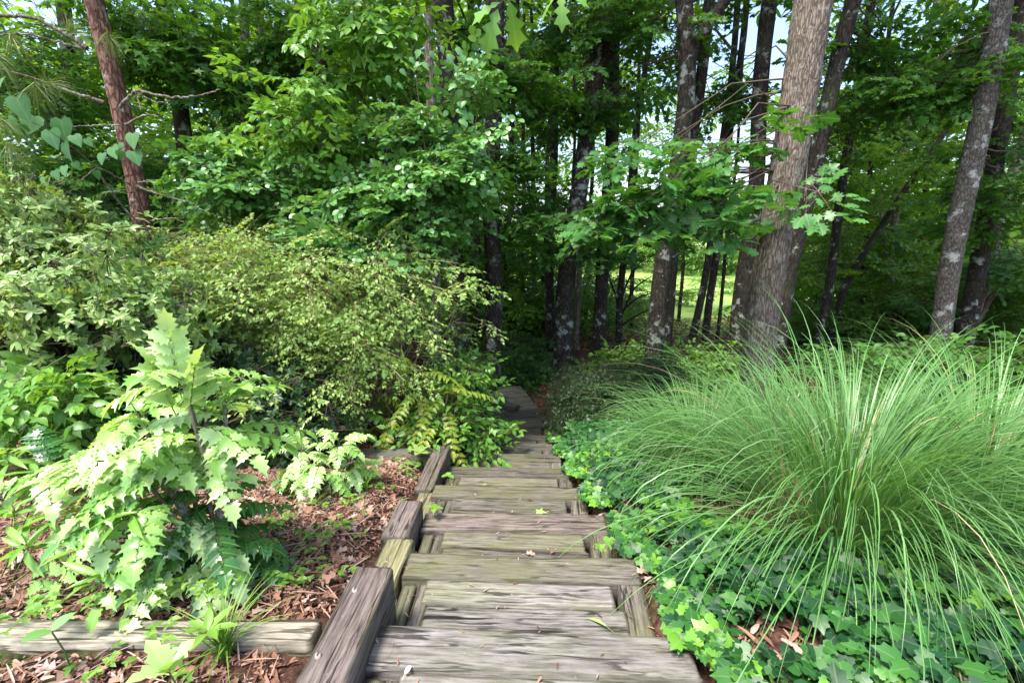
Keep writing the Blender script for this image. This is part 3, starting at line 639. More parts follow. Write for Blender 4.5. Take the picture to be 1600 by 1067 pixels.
# ------------------------------------------------------------------ ornamental grass
def grass_clump(label, c, n, L, rad, wd=.007, seed=1, up=.25, bias=(0, 0)):
    g = np.random.default_rng(seed); c = np.array([c[0], c[1], gz(*c)]); root = thing('ornamental_grass', label, 'grass clump', c, 'arching ornamental grass clumps'); N_ = n
    for n, part_, mat_ in ((N_, 'blades', 'grass'), (N_//80, 'dry_blades', 'dry_grass')):
      a = Acc(); ns = 12
      az = g.uniform(0, 2*math.pi, n); d = np.stack([np.cos(az), np.sin(az), np.zeros(n)], 1)
      d = unit(d+np.array([*bias, 0])*g.random((n, 1)))
      base = c+d*g.random((n, 1))**.7*rad*.4+g.normal(0, .015, (n, 3))*[1, 1, 0]
      l = L*g.uniform(.55, 1.12, n); th0 = np.clip(np.abs(g.normal(.12, up, n))+.03, 0, 1.25); k = g.uniform(1.0, 2.9, n)     # start lean, bend
      pts = np.zeros((n, ns, 3)); p = base.copy(); th = th0.copy(); sw = g.normal(0, .12, n)
      dirs = d.copy()
      for i in range(ns):
          pts[:, i] = p
          t = i/(ns-1); th = th0+k*t**1.7*(.55+.6*l/L)
          dd = dirs*np.sin(th)[:, None]+np.array([0, 0, 1.])*np.cos(th)[:, None]
          p = p+dd*(l/(ns-1))[:, None]
          ca, sa = np.cos(sw/ns), np.sin(sw/ns); dirs = np.stack([dirs[:, 0]*ca-dirs[:, 1]*sa, dirs[:, 0]*sa+dirs[:, 1]*ca, dirs[:, 2]], 1)
      gnd = G(pts[..., 0], pts[..., 1])+.015; pts[..., 2] = np.maximum(pts[..., 2], gnd)
      tw = g.uniform(-.9, .9, n)
      side = np.stack([-d[:, 1], d[:, 0], np.zeros(n)], 1); upv = np.array([0, 0, 1.])
      sd = unit(side*np.cos(tw)[:, None]+(d*.6+upv*.5)*np.sin(tw)[:, None])
      wprof = np.array([.5, .75, .9, 1, 1, 1, .95, .85, .7, .5, .3, .04])
      W = (wd*g.uniform(.6, 1.35, n))[:, None]*wprof[None]
      lo = pts-sd[:, None]*W[..., None]/2; hi = pts+sd[:, None]*W[..., None]/2
      v = np.stack([lo, hi], 2).reshape(-1, 3)
      q = (np.arange(n)*ns*2)[:, None]+(np.arange(ns-1)*2)[None]; q = q.ravel()
      t = np.concatenate([np.stack([q, q+1, q+3], 1), np.stack([q, q+3, q+2], 1)])
      r = np.repeat(np.clip(g.normal(.42, .25, n), 0, 1), ns*2)
      a.add(v, t, r, np.tile([-.5, .5], n*ns))
      a.build(part_, [mat_], root)
    n = N_
    b = Acc(); m = n//3
    az = g.uniform(0, 2*math.pi, m); d = np.stack([np.cos(az), np.sin(az), np.zeros(m)], 1)
    for i in range(m):
        p0 = c+d[i]*g.random()*rad*.32; l_ = g.uniform(.1, .4)*L; e = p0+d[i]*l_*g.uniform(.2, 1.1)+np.array([0, 0, l_*g.uniform(.1, .8)])
        mid = (p0+e)/2+np.array([0, 0, .05]); wv = np.array([-d[i][1], d[i][0], 0])*.003
        e[2] = max(e[2], gz(e[0], e[1])+.01)
        b.add([p0-wv, p0+wv, mid-wv, mid+wv, e], [(0, 1, 3), (0, 3, 2), (2, 3, 4)], g.random())
    b.build('dry_stubble', ['dry_grass'], root)
grass_clump('largest arching grass clump, spilling over the ivy in the right foreground', (1.62, 1.95), 1800, 1.32, .9, .006, 3, .66, (.6, -.35))
grass_clump('dense grass clump nearest the steps, left end of the grass mass', (1.38, 3.0), 1300, .9, .85, .0052, 4, .5, (-.05, -.15))
grass_clump('grass clump between the broad brown trunk and the foreground clump', (1.9, 3.0), 1000, .98, .8, .006, 5, .5)
grass_clump('grass clump at the right edge of the photo, arching out of frame', (2.65, 2.3), 1500, 1.3, .85, .006, 6, .6, (.1, -.3))
#PART2

# ================================================================== PLANTS NEAR THE CAMERA
rng = np.random.default_rng(21)
def pinnate(acc, p0, d, L, pairs, ll, tm, mat, droop=.35, base=.25, tilt=.25, rnd=None, stem_mat=None, wid=1., rr=.0022, up=None):
    p0 = np.asarray(p0, float); d = unit(np.asarray(d, float)); ts = np.linspace(0, 1, 7)
    pts = p0+d*(L*ts[:, None])+np.array([0, 0, -1.])*(droop*L*ts[:, None]**2)
    tube(acc, pts, np.linspace(rr, rr*.5, 7), 3, stem_mat, .5)
    side = np.cross(d, [0, 0, 1.]); side = side/np.linalg.norm(side) if np.linalg.norm(side) > .15 else unit(rng.normal(0, 1, 3)*[1, 1, 0])
    r0 = rng.random() if rnd is None else rnd
    roll = rng.normal(0, tilt); D = []; T = []; s = []; NN = []
    for i in range(pairs):
        f = base+(1-base)*(i+.3)/pairs; q = np.array([np.interp(f, ts, pts[:, k]) for k in range(3)])
        f2 = min(1, f+.05); tg = unit(np.array([np.interp(f2, ts, pts[:, k]) for k in range(3)])-q) if f2 > f else d
        nrm = unit(np.cross(side, tg)); nrm = nrm if nrm[2] > 0 or abs(d[2]) > .8 else -nrm
        for sd in (1, -1):
            dd = unit(side*sd*(.95+rng.normal(0, .08))+tg*rng.uniform(.25, .6)-nrm*.12*rng.uniform(-.5, 1.5)); D.append(dd); T.append(q)
            NN.append(nrm+side*roll+rng.normal(0, .13, 3)); s.append(ll*rng.uniform(.82, 1.1)*(1-.15*abs(f-.65)*2))
    D.append(unit(pts[-1]-pts[-2])); T.append(pts[-1]); NN.append(np.cross(side, D[-1])*(1 if np.cross(side, D[-1])[2] > 0 else -1)+.01); s.append(ll*1.15)
    n = len(T); sc = np.array(s)[:, None]*np.array([wid, 1, 1])
    inst(acc, tm, frames(np.array(D), np.array(NN)), np.array(T), sc, np.clip(r0+rng.normal(0, .16, n), 0, 1), mat)

def mahonia(name, label, base, shoots, leaf=.095, L=.36, pairs=7, n=9, group=None, elev=(.05, .75), lowmat=True, mats=('mahonia_leaf', 'mahonia_low'), tm=None, cat='shrub', barkm='pale_bark', wid=1.):
    root = thing(name, label, cat, base, group)
    st = Acc(); fo = Acc(); base = np.asarray(base, float); tm = tm or SPINY
    for q, (tip, hi) in enumerate(shoots):
        tip = np.asarray(tip, float); m = (base+tip)/2+np.array([(tip[0]-base[0])*.12, 0, -.05*(tip[2]-base[2])])
        tube(st, [base+rng.normal(0, .015, 3)*[1, 1, 0], m+rng.normal(0, .012, 3), tip], [.014, .011, .007], 7, 0, .5)
        a0 = rng.uniform(0, 6)
        for k in range(n):
            f = rng.random()**.8; p = tip+(m-tip)*.55*f*(1 if k > 2 else .1); az = a0+k*2.4; e = elev[1]-(elev[1]-elev[0])*f-.25*(1-hi)
            if k == 0 and hi > .9: e = 1.35
            e += rng.normal(0, .15); d = (math.cos(az)*math.cos(e), math.sin(az)*math.cos(e), math.sin(e))
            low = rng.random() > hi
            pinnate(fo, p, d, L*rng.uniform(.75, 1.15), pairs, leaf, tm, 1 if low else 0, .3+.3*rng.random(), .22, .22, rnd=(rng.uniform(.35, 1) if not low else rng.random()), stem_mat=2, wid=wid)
    if name == 'spiny_shrub' and len(shoots) > 8:
        for u_, v_, dx_ in ((284, 622, .02), (276, 650, -.25), (296, 650, .3)): pinnate(fo, P(u_, v_, 1.46), (dx_, -.05, 1), .24 if abs(dx_) < .1 else .2, 5, .07, tm, 0, .02, .2, .1, rnd=.9, stem_mat=2)
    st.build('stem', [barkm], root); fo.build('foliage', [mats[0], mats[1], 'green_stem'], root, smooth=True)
    return root
b = (-1.10, 1.52, gz(-1.10, 1.52))
mahonia('spiny_shrub', 'big spiny leaved shrub with shiny pale leaves in the left foreground', b,
        [(P(284, 590, 1.47), 1), (P(320, 640, 1.6), .95), (P(350, 625, 1.65), .95), (P(215, 645, 1.55), 1), (P(225, 700, 1.5), .95), (P(150, 750, 1.5), .85), (P(325, 770, 1.55), .6), (P(240, 765, 1.45), .8),
         (P(80, 735, 1.65), .8), (P(335, 840, 1.5), .25), (P(285, 850, 1.45), .3), (P(350, 860, 1.55), .2), (P(290, 720, 1.75), .7)], .064, .27, 6, 9, elev=(-.05, .95))
b = (-1.12, 2.60, gz(-1.12, 2.60))
mahonia('spiny_shrub', 'small spiny leaved shrub in the middle of the mulch bed', b,
        [(P(470, 700, 2.6), 1), (P(530, 690, 2.6), 1), (P(500, 725, 2.5), .9), (P(545, 735, 2.65), .8), (P(465, 745, 2.55), .8)], .058, .2, 5, 8, elev=(.0, 1.0))
# yellowing shrub with pinnate leaves behind the side wall
b = (-.78, 3.95, gz(-.78, 3.95))
mahonia('yellowing_shrub', 'shrub with yellow green feathered leaves behind the end of the side wall', b,
        [(P(650, 585, 3.9), 1), (P(700, 615, 3.85), 1), (P(590, 610, 3.9), .9), (P(620, 650, 3.75), .8), (P(690, 655, 3.8), .7), (P(560, 650, 3.9), .8), (P(660, 610, 4.1), .8)],
        .075, .36, 7, 7, elev=(-.5, .5), mats=('yellow_leaf', 'sapling_leaf'), tm=SPINE2, wid=1.)
# leafy plants around it
def bush(name, label, base, blobs, key, mats, cat='shrub', group=None, stems=6, limb=.012, scale=1., leafpart='foliage', barkm=None, spread=.12, stem_r=.012):
    """blobs: (u,v,y,ru,rv,ry, clumps, sprays per clump)"""
    base = np.asarray(base, float); root = thing(name, label, cat, base, group); a = Acc(); st = Acc()
    for (u, v, y, ru, rv, ry, nc, per) in blobs:
        c = P(u, v, y); h = CAMH-c[2]; k = mpp(y, h)
        hub = lambda q, b_=base: b_+(q-b_)*np.array([.35, .35, .25])+np.array([0, 0, .05])
        cluster_crown(a, key, c, (ru*k, ry, rv*k), nc, per, scale, spread, hub, limb, .25)
    for i in range(stems):
        u, v, y, ru, rv, ry, nc, per = blobs[i % len(blobs)]; c = P(u, v, y); k = mpp(y, CAMH-c[2])
        e = c+rng.normal(0, .4, 3)*[ru*k, ry, rv*k]; m = base*.5+e*.5+rng.normal(0, .06, 3)
        tube(st, [base+rng.normal(0, .08, 3)*[1, 1, 0], m, e], [stem_r, stem_r*.8, stem_r*.4], 5, 0, rng.random())
    st.build('stem', [barkm or mats[1]], root); a.build(leafpart, mats, root, smooth=True)
    return root
bush('leafy_shrub', 'low leafy green shrub crowding the far end of the side wall', (-.62, 3.75, gz(-.62, 3.75)),
     [(690, 655, 4.0, 35, 35, .3, 11, 5), (640, 695, 3.75, 55, 16, .2, 7, 5), (735, 690, 4.1, 25, 28, .3, 10, 5), (725, 590, 4.5, 30, 55, .3, 12, 5)], 'under', ['sapling_leaf', 'twig'], spread=.1, stems=10)
bush('leafy_shrub', 'dark feathery shrub leaning over the left edge of the shaded steps', (-.85, 5.0, gz(-.85, 5.0)),
     [(735, 640, 5.0, 28, 50, .4, 12, 5), (715, 580, 5.2, 35, 45, .4, 10, 5)], 'under', ['maple_leaf', 'twig'], spread=.14)
# azaleas
bush('azalea_bush', 'broad grey green azalea filling the left side behind the spiny shrub', (-3.0, 3.7, gz(-3.0, 3.7)),
     [(60, 420, 3.5, 150, 85, .5, 42, 7), (230, 455, 3.7, 120, 50, .5, 34, 7), (30, 330, 3.7, 70, 45, .3, 14, 6), (110, 385, 3.6, 60, 30, .3, 8, 6), (60, 520, 3.3, 150, 60, .5, 24, 6), (260, 520, 3.6, 120, 60, .4, 26, 6), (10, 470, 3.0, 90, 80, .3, 14, 6), (190, 480, 3.2, 130, 55, .3, 26, 6), (20, 620, 3.1, 110, 55, .3, 14, 6)],
     'azalea', ['azalea_leaf', 'twig'], stems=26, spread=.12, stem_r=.02, barkm='dark_bark')
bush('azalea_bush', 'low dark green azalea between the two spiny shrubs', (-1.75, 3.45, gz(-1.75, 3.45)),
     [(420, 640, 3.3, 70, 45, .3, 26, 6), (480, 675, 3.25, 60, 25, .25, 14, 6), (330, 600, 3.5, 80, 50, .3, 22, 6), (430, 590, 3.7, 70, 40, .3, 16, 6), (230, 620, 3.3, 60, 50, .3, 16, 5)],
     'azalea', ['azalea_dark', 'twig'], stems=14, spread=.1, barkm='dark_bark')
bush('leafy_shrub', 'bright broad leaved seedlings at the left edge below the azalea', (-2.6, 2.6, gz(-2.6, 2.6)),
     [(30, 640, 2.6, 70, 50, .3, 10, 4), (110, 610, 2.7, 30, 30, .2, 4, 4)], 'dogwood', ['sapling_leaf', 'green_stem'], spread=.1, stems=4, scale=.8)
# light shrub with fine tan twigs
bush('twiggy_shrub', 'pale lime shrub with arching tan twigs and tiny leaves', (-1.35, 4.5, gz(-1.35, 4.5)),
     [(400, 400, 4.3, 120, 34, .5, 14, 6), (330, 450, 4.2, 90, 45, .5, 12, 7), (480, 440, 4.2, 120, 50, .5, 20, 7), (590, 430, 4.2, 80, 50, .5, 12, 6), (520, 530, 4.1, 100, 50, .5, 18, 7), (580, 545, 4.1, 60, 40, .4, 9, 7), (420, 520, 4.3, 80, 40, .4, 8, 6), (675, 490, 4.3, 50, 45, .3, 4, 3), (540, 380, 4.3, 120, 20, .3, 5, 3), (330, 370, 4.3, 60, 25, .3, 4, 3)],
     'pale', ['pale_leaf', 'pale_twig'], stems=44, spread=.33, stem_r=.009, barkm='pale_twig', limb=.006)
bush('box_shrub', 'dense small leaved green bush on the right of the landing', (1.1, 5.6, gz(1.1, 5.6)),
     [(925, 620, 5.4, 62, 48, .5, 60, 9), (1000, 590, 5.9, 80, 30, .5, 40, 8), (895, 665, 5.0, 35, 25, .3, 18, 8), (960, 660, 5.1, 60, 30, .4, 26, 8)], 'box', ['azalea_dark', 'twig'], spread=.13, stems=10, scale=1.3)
bush('leafy_shrub', 'yellow green low plants at the foot of the pale spotted trunks', (2.4, 7.3, gz(2.4, 7.3)),
     [(1010, 560, 7.4, 60, 14, .5, 20, 7), (1110, 570, 7.0, 60, 16, .5, 20, 7), (960, 575, 7.6, 40, 14, .4, 12, 6)], 'under', ['weed', 'twig'], spread=.2, scale=1.2)
bush('fern_thicket', 'dark ferny undergrowth beyond the landing between the trunks', (.1, 8.3, gz(.1, 8.3)),
     [(810, 590, 8.2, 45, 40, .6, 34, 7), (850, 615, 7.8, 35, 22, .4, 20, 6), (835, 640, 7.5, 30, 12, .3, 10, 6), (800, 545, 9.5, 40, 25, .6, 20, 6)], 'under', ['dark_leaf', 'twig'], cat='undergrowth', spread=.22, scale=1.3)
bush('leafy_shrub', 'shadowy green bush behind the grass at the right edge', (5.6, 5.4, gz(5.6, 5.4)),
     [(1540, 590, 5.2, 110, 60, .6, 40, 8), (1420, 590, 5.6, 90, 40, .6, 30, 7)], 'under', ['maple_leaf', 'twig'], spread=.2, scale=1.4)
# narrow leaved stalks, lower left
root = thing('narrow_leaf_plant', 'narrow leaved stalks leaning in at the left edge of the bed', 'plant', (-1.95, 1.55, gz(-1.95, 1.55)))
a = Acc(); b0 = np.array([-1.95, 1.55, gz(-1.95, 1.55)])
for (u, v, y) in [(60, 735, 1.6), (20, 790, 1.5), (90, 800, 1.5), (150, 850, 1.45), (40, 850, 1.4), (100, 760, 1.7), (180, 770, 1.7), (215, 800, 1.35), (170, 900, 1.3), (10, 700, 1.7)]:
    tip = P(u, v, y); tube(a, [b0+rng.normal(0, .05, 3)*[1, 1, 0], (b0+tip)/2+[0, 0, .06], tip], [.003, .0025, .0018], 4, 1, .5)
    n = 13; az = rng.uniform(0, 6)+np.arange(n)*2.4; e = rng.uniform(-.2, .8, n); D = np.stack([np.cos(az)*np.cos(e), np.sin(az)*np.cos(e), np.sin(e)], 1)
    inst(a, LANCE, frames(D, unit(np.array([0, -.2, 1.])+rng.normal(0, .3, (n, 3)))), tip-unit(tip-b0)*(np.arange(n)*.006)[:, None], rng.uniform(.09, .17, n), rng.uniform(.3, 1, n), 0)
a.build('foliage', ['sapling_leaf', 'green_stem'], root)
# seedlings at the very front
def seedling(label, u, v, y, leaves, L, tm, mat, h=.08, group='seedlings at the front of the bed', elev=.6, wid=1.):
    top = P(u, v, y); g = np.array([top[0], top[1]+.02, gz(top[0], top[1]+.02)]); a = Acc()
    tube(a, [g, (g+top)/2+[.01, 0, 0], top], [.003, .0025, .002], 5, 1, .5)
    az = rng.uniform(0, 6)+np.arange(leaves)*2*math.pi/leaves; e = rng.uniform(elev-.3, elev+.3, leaves)
    D = np.stack([np.cos(az)*np.cos(e), np.sin(az)*np.cos(e), np.sin(e)], 1)
    inst(a, tm, frames(D, np.array([0, 0, 1.])+rng.normal(0, .1, (leaves, 3))), np.repeat(top[None], leaves, 0), np.stack([np.full(leaves, L*wid), L*rng.uniform(.8, 1.1, leaves), np.full(leaves, L)], 1), rng.uniform(.5, 1, leaves), 0)
    tag(a.build('seedling', [mat, 'green_stem'], base=g), label, 'seedling', group)
seedling('pale seedling with a star of long leaves by the pale timber', 325, 985, 1.1, 7, .085, OVALP, 'weed', elev=.5, wid=.8)
seedling('large spined leaves of a young plant at the bottom edge', 262, 1045, .92, 4, .085, SPINE2, 'mahonia_leaf', elev=.8, wid=1.3)
seedling('single round leaf on a stalk over the left end of the pale timber', 80, 985, 1.05, 2, .06, ROUND, 'round_leaf', elev=.2)
seedling('pale leafy stem against the outside of the farthest side wall section', 655, 705, 3.35, 6, .10, LOBE3, 'pale_leaf', elev=.5)
seedling('broad green leaves beside the far timber under the yellowing shrub', 620, 720, 3.3, 5, .13, OVATE, 'sapling_leaf', elev=.1)
seedling('bright leaf sprig growing from the gap beside the treads on the left', 678, 793, 2.25, 4, .05, OVATE, 'weed', elev=.2)
seedling('two dark round leaves at the foot of the farthest side wall section', 700, 742, 2.95, 3, .05, ROUND, 'sapling_leaf', elev=.2)
seedling('lime green sprig hanging over the right end of the treads', 938, 855, 1.78, 6, .035, LOBE3, 'weed', elev=.1)
# leaves that fell on the treads
def fallen(label, u, v, k, size, tm, cols, rz=0, tilt=.15, name='fallen_leaf'):
    z = -RS*k+.0085; d = ray(u, v); t = (z-CAMH)/d[2]; p = np.array([0, 0, CAMH])+d*t
    key = label; M[key] = leafmat('fallen_leaf', cols, .6, .15, .2); a = Acc()
    D = np.array([[math.cos(rz), math.sin(rz), .05]]); inst(a, tm, frames(D, np.array([[tilt, -tilt, 1.]])), p[None]+[[0, 0, .01]], np.array([size]), np.array([.5]), 0)
    q = p[None]+[[0, 0, .01]]; tube(a, [q[0]-D[0]*.35*size+[0, 0, -.004], q[0]], [.001, .001], 3, 0, .5)
    tag(a.build(name, [key], base=p), label, 'leaf', 'fallen leaves on the treads')
BR = [(.2, .1, .07), (.36, .2, .14)]; PK = [(.4, .26, .2), (.5, .36, .3)]; GN = [(.2, .36, .08), (.3, .45, .12)]
fallen('brown curled leaf on the third step, right of the pinkish one', 861, 866, 2, .035, DEAD, BR, .9)
fallen('pale pinkish brown leaf lying mid tread on the third step', 822, 867, 2, .055, DEAD, PK, .1)
fallen('red brown oak leaf tucked by the side wall on the third step', 662, 872, 2, .07, OAK, [(.3, .1, .07), (.4, .18, .14)], 2.8)
fallen('green maple leaf lying on the fourth step', 838, 801, 3, .075, STAR, GN, -.1)
fallen('narrow green leaf blade on the second step by its right end', 948, 982, 1, .085, LANCE, GN, 2.4)
fallen('small white petal like leaf on the nearest boards at the bottom edge', 632, 1058, 0, .035, OVAL, [(.6, .62, .55), (.7, .7, .62)], 1.2)
fallen('tan curled leaf at the right end of the second front board', 995, 897, 1, .075, DEAD, PK, .4)
fallen('tiny green leaf on the sixth step', 755, 759, 4, .03, OVAL, GN, .4)

# ================================================================== TREES
rng = np.random.default_rng(33)
def at_line(pts, v):
    vs = [q[1] for q in pts]; o = np.argsort(vs); vs = np.array(vs)[o]; us = np.array([q[0] for q in pts])[o]
    return float(np.interp(v, vs, us))
from mathutils import noise as mn
def ridge(x, y, z):
    n1 = mn.noise((x*1.6, y*1.6, z*.55)); n2 = mn.noise((x*3.3+9, y*3.3, z*1.3))
    return 1.0-2.6*abs(n1)**.7+.45*n2
def make_tree(name, label, pts, y, dpx, bark, boughs=(), key='maple', leaf='maple_leaf', top=11., crown=(12, 9, 2.3), crown_c=None, fork=None, sides=14, cat='tree', group=None, taper=.45, extra=(), scale=1., furrow=0., limbm=None):
    """pts: picture points (u,v) of the trunk in the vertical plane y; boughs: (u,v,y,ru,rv,ry,clumps,per)"""
    W = [P(u, v, y) for u, v in pts]; W.sort(key=lambda q: q[2])
    lo, l2 = W[0], W[1]; x0 = lo[0]; zb = gz(x0, y)
    d = (l2-lo)/(l2[2]-lo[2]); base = lo+d*(zb-.15-lo[2]) if lo[2] > zb-.15 else lo
    hi, h2 = W[-1], W[-2]; d2 = (hi-h2)/max(hi[2]-h2[2], .1); tip = hi+d2*(top-hi[2])*.8; tip[2] = top
    line = [base]+[q for q in W if q[2] > base[2]+.2]+[tip]
    L = np.array(line); nz = 420 if furrow else 60; zz = np.linspace(L[0][2], L[-1][2], nz); xs = np.interp(zz, L[:, 2], L[:, 0])
    kw = 49 if furrow else 7; ker = np.ones(kw)/kw; xs2 = np.convolve(np.pad(xs, kw//2, mode='edge'), ker, 'valid')
    ph = rng.uniform(0, 6, 2); r0 = dpx*mpp(y, CAMH-.5)/2
    yy = y+.06*np.sin(zz*.7+ph[0])*(zz-zz[0])/4; xs2 = xs2+.02*np.sin(zz*1.9+ph[1])
    hgt = (zz-zz[0])/(zz[-1]-zz[0]); rad = r0*(1-taper*hgt)*(1+(.25 if furrow else .38)*np.exp(-(zz-zz[0])/.22))
    b = np.array([base[0], y, zb]); root = thing(name, label, cat, b, group)
    # trunk with an irregular cross-section
    k = sides; a = np.arange(k)*2*math.pi/k; n = len(zz); V = np.zeros((n, k, 3)); f = rng.uniform(0, 6, 6)
    for i in range(n):
        rr_ = rad[i]*(1+.05*np.sin(2*a+f[0]+zz[i]*.6)+.035*np.sin(3*a+f[1]-zz[i]*.9)+rng.normal(0, .014, k)+.16*np.exp(-(zz[i]-zz[0])/.15)*np.sin(4*a+f[2]))
        if furrow:
            fz = zz[i]*5.5
            rr_ = rr_*(1+furrow*np.array([ridge(math.cos(q)*r0*26, math.sin(q)*r0*26, fz) for q in a]))
        V[i] = np.stack([xs2[i]+rr_*np.cos(a), yy[i]+rr_*np.sin(a), np.full(k, zz[i])], 1)
    i, j = np.meshgrid(np.arange(n-1), np.arange(k), indexing='ij'); i = i.ravel(); j = j.ravel(); j2 = (j+1) % k
    t = np.concatenate([np.stack([i*k+j, i*k+j2, (i+1)*k+j2], 1), np.stack([i*k+j, (i+1)*k+j2, (i+1)*k+j], 1)])
    A_ = Acc(); A_.add(V.reshape(-1, 3), t, .5); A_.build('trunk', [bark], root, smooth=True)
    def trunk_at(z): z = min(max(z, zz[0]), zz[-1]); return np.array([np.interp(z, zz, xs2), np.interp(z, zz, yy), z])
    if extra:      # limbs drawn from picture points (u,v,y,radius px)
        for e in extra:
            q = Acc(); pp = np.array([P(u, v, y_) for u, v, y_, r in e]); rr2 = [r*mpp(y_, .5)/2 for u, v, y_, r in e]
            m_ = 8*len(pp); ts = np.linspace(0, len(pp)-1, m_); pp2 = np.stack([np.interp(ts, range(len(pp)), pp[:, c]) for c in range(3)], 1)
            pp2 = np.stack([np.convolve(np.pad(pp2[:, c], 2, mode='edge'), np.ones(5)/5, 'valid') for c in range(3)], 1); pp2[0] = pp[0]; pp2[-1] = pp[-1]
            pp2 += rng.normal(0, .004, pp2.shape)
            tube(q, pp2, np.interp(ts, range(len(pp)), rr2)*(.8 if limbm else 1), 7, 0, .5); q.build('limb', [limbm or bark], root, smooth=True)
    C_ = Acc()
    for (u, v, y_, ru, rv, ry, nc, per) in boughs:
        c = P(u, v, y_); k_ = mpp(y_, CAMH-c[2])
        nc = max(1, int(nc*.85)); cluster_crown(C_, key, c, (ru*k_*.8, ry, rv*k_*.75), nc, per, scale*.85, .26*scale, lambda q: trunk_at(q[2]+.5), .012*scale, .0)
    if crown:
        nc, per, rc = crown; cc = trunk_at(top*.78) if crown_c is None else crown_c; nc = max(2, int(nc*(.42 if y < 8.5 else .12)))
        cluster_crown(C_, 'simple' if key not in ('star',) else key, cc+[0, .8, 0], (rc, rc*.9, top*.2), nc, per, 1.7, .75, lambda q: trunk_at(q[2]-.8), .04, .3)
    if C_.n: C_.build('crown', [leaf, 'twig'], root, smooth=True)
    return root, trunk_at
F_ = 'trees of the wood'
# right, near: the broad brown trunk
make_tree('oak_tree', 'broadest trunk in the wood, shaggy light brown bark, rising out of the grass', [(1185, 560), (1208, 400), (1222, 300), (1240, 150), (1266, 0)], 4.9, 50, 'oak_bark',
          [(1060, 300, 4.7, 75, 40, .4, 7, 4), (1130, 250, 4.5, 45, 32, .3, 4, 4), (1080, 345, 4.6, 45, 25, .3, 5, 3), (1010, 320, 4.9, 40, 28, .4, 6, 4), (1200, 300, 4.25, 22, 22, .1, 2, 2), (965, 345, 5.6, 45, 25, .4, 6, 4), (1262, 310, 4.6, 14, 18, .1, 1, 2), (1040, 230, 5.2, 50, 25, .4, 4, 3)],
          'oak', 'oak_leaf', 12, (16, 9, 2.4), None, sides=64, group=F_, taper=.35, furrow=.06)
make_tree('birch_tree', 'grey mottled trunk leaning right near the right edge', [(1462, 570), (1480, 450), (1497, 340), (1520, 200), (1562, 0)], 6.2, 29, 'grey_bark',
          [(1540, 120, 6.5, 70, 70, .6, 10, 6), (1440, 130, 6.6, 60, 60, .6, 10, 6), (1560, 330, 6.8, 50, 90, .6, 14, 6), (1450, 60, 7, 70, 40, .6, 8, 6)], 'maple', 'maple_leaf', 12, (16, 9, 2.6), sides=36, group=F_, furrow=.012)
make_tree('slim_tree', 'darker trunk close behind the grey mottled one', [(1498, 580), (1520, 430), (1548, 300), (1592, 70)], 7.3, 24, 'dark_bark', [(1580, 220, 7.5, 50, 80, .6, 9, 6), (1570, 420, 7.6, 50, 50, .6, 10, 6)], 'maple', 'dark_leaf', 11, (12, 8, 2.4), group=F_)
make_tree('slim_tree', 'thin leaning trunk at the far right, forked low down', [(1500, 590), (1525, 500), (1548, 400), (1570, 300), (1600, 200)], 8.2, 15, 'pale_bark', [(1500, 480, 8.6, 90, 60, .6, 12, 6)], 'maple', 'dark_leaf', 9, (8, 7, 2.), group=F_, extra=[[(1520, 520, 8.2, 9), (1545, 470, 8.1, 7), (1575, 440, 8, 4)]])
make_tree('dark_tree', 'dark trunk just right of the broad brown trunk', [(1212, 560), (1235, 420), (1268, 290), (1312, 100)], 6.6, 26, 'dark_bark', [(1330, 60, 7, 60, 60, .6, 9, 6), (1310, 200, 7.2, 50, 60, .6, 8, 6), (1370, 130, 7.4, 60, 60, .6, 9, 6)], 'maple', 'maple_leaf', 11, (14, 9, 2.4), group=F_)
make_tree('dark_tree', 'dark trunk half hidden behind the left side of the broad brown trunk', [(1150, 555), (1160, 440), (1178, 320), (1195, 120)], 7.6, 26, 'dark_bark', [(1140, 160, 8, 60, 60, .6, 5, 6)], 'maple', 'dark_leaf', 11, (8, 7, 2.2), group=F_)
make_tree('slim_tree', 'slender trunk rising through the middle of the right side thicket', [(1272, 570), (1300, 420), (1315, 330), (1335, 180)], 8.8, 14, 'dark_bark', [(1330, 300, 9.5, 70, 60, .6, 9, 6), (1290, 430, 9.5, 40, 40, .6, 6, 5)], 'maple', 'far_leaf', 9, (8, 7, 2.), group=F_)
make_tree('leaning_tree', 'thin trunk leaning strongly right across the thicket', [(1290, 560), (1320, 440), (1375, 360), (1460, 238)], 9.6, 12, 'dark_bark', [(1430, 250, 10, 70, 50, .6, 10, 6)], 'maple', 'far_leaf', 5.0, None, group=F_)
make_tree('slim_tree', 'pale thin trunk in the depth of the right side thicket', [(1385, 540), (1392, 440), (1400, 340), (1415, 250)], 11, 11, 'pale_bark', [(1400, 420, 11.4, 90, 70, .8, 16, 6), (1420, 200, 11.5, 90, 60, .8, 12, 6)], 'beech', 'far_leaf', 8, (8, 7, 2.), group=F_, extra=[[(1395, 430, 11, 8), (1380, 380, 11, 6), (1376, 300, 11.1, 4)]])
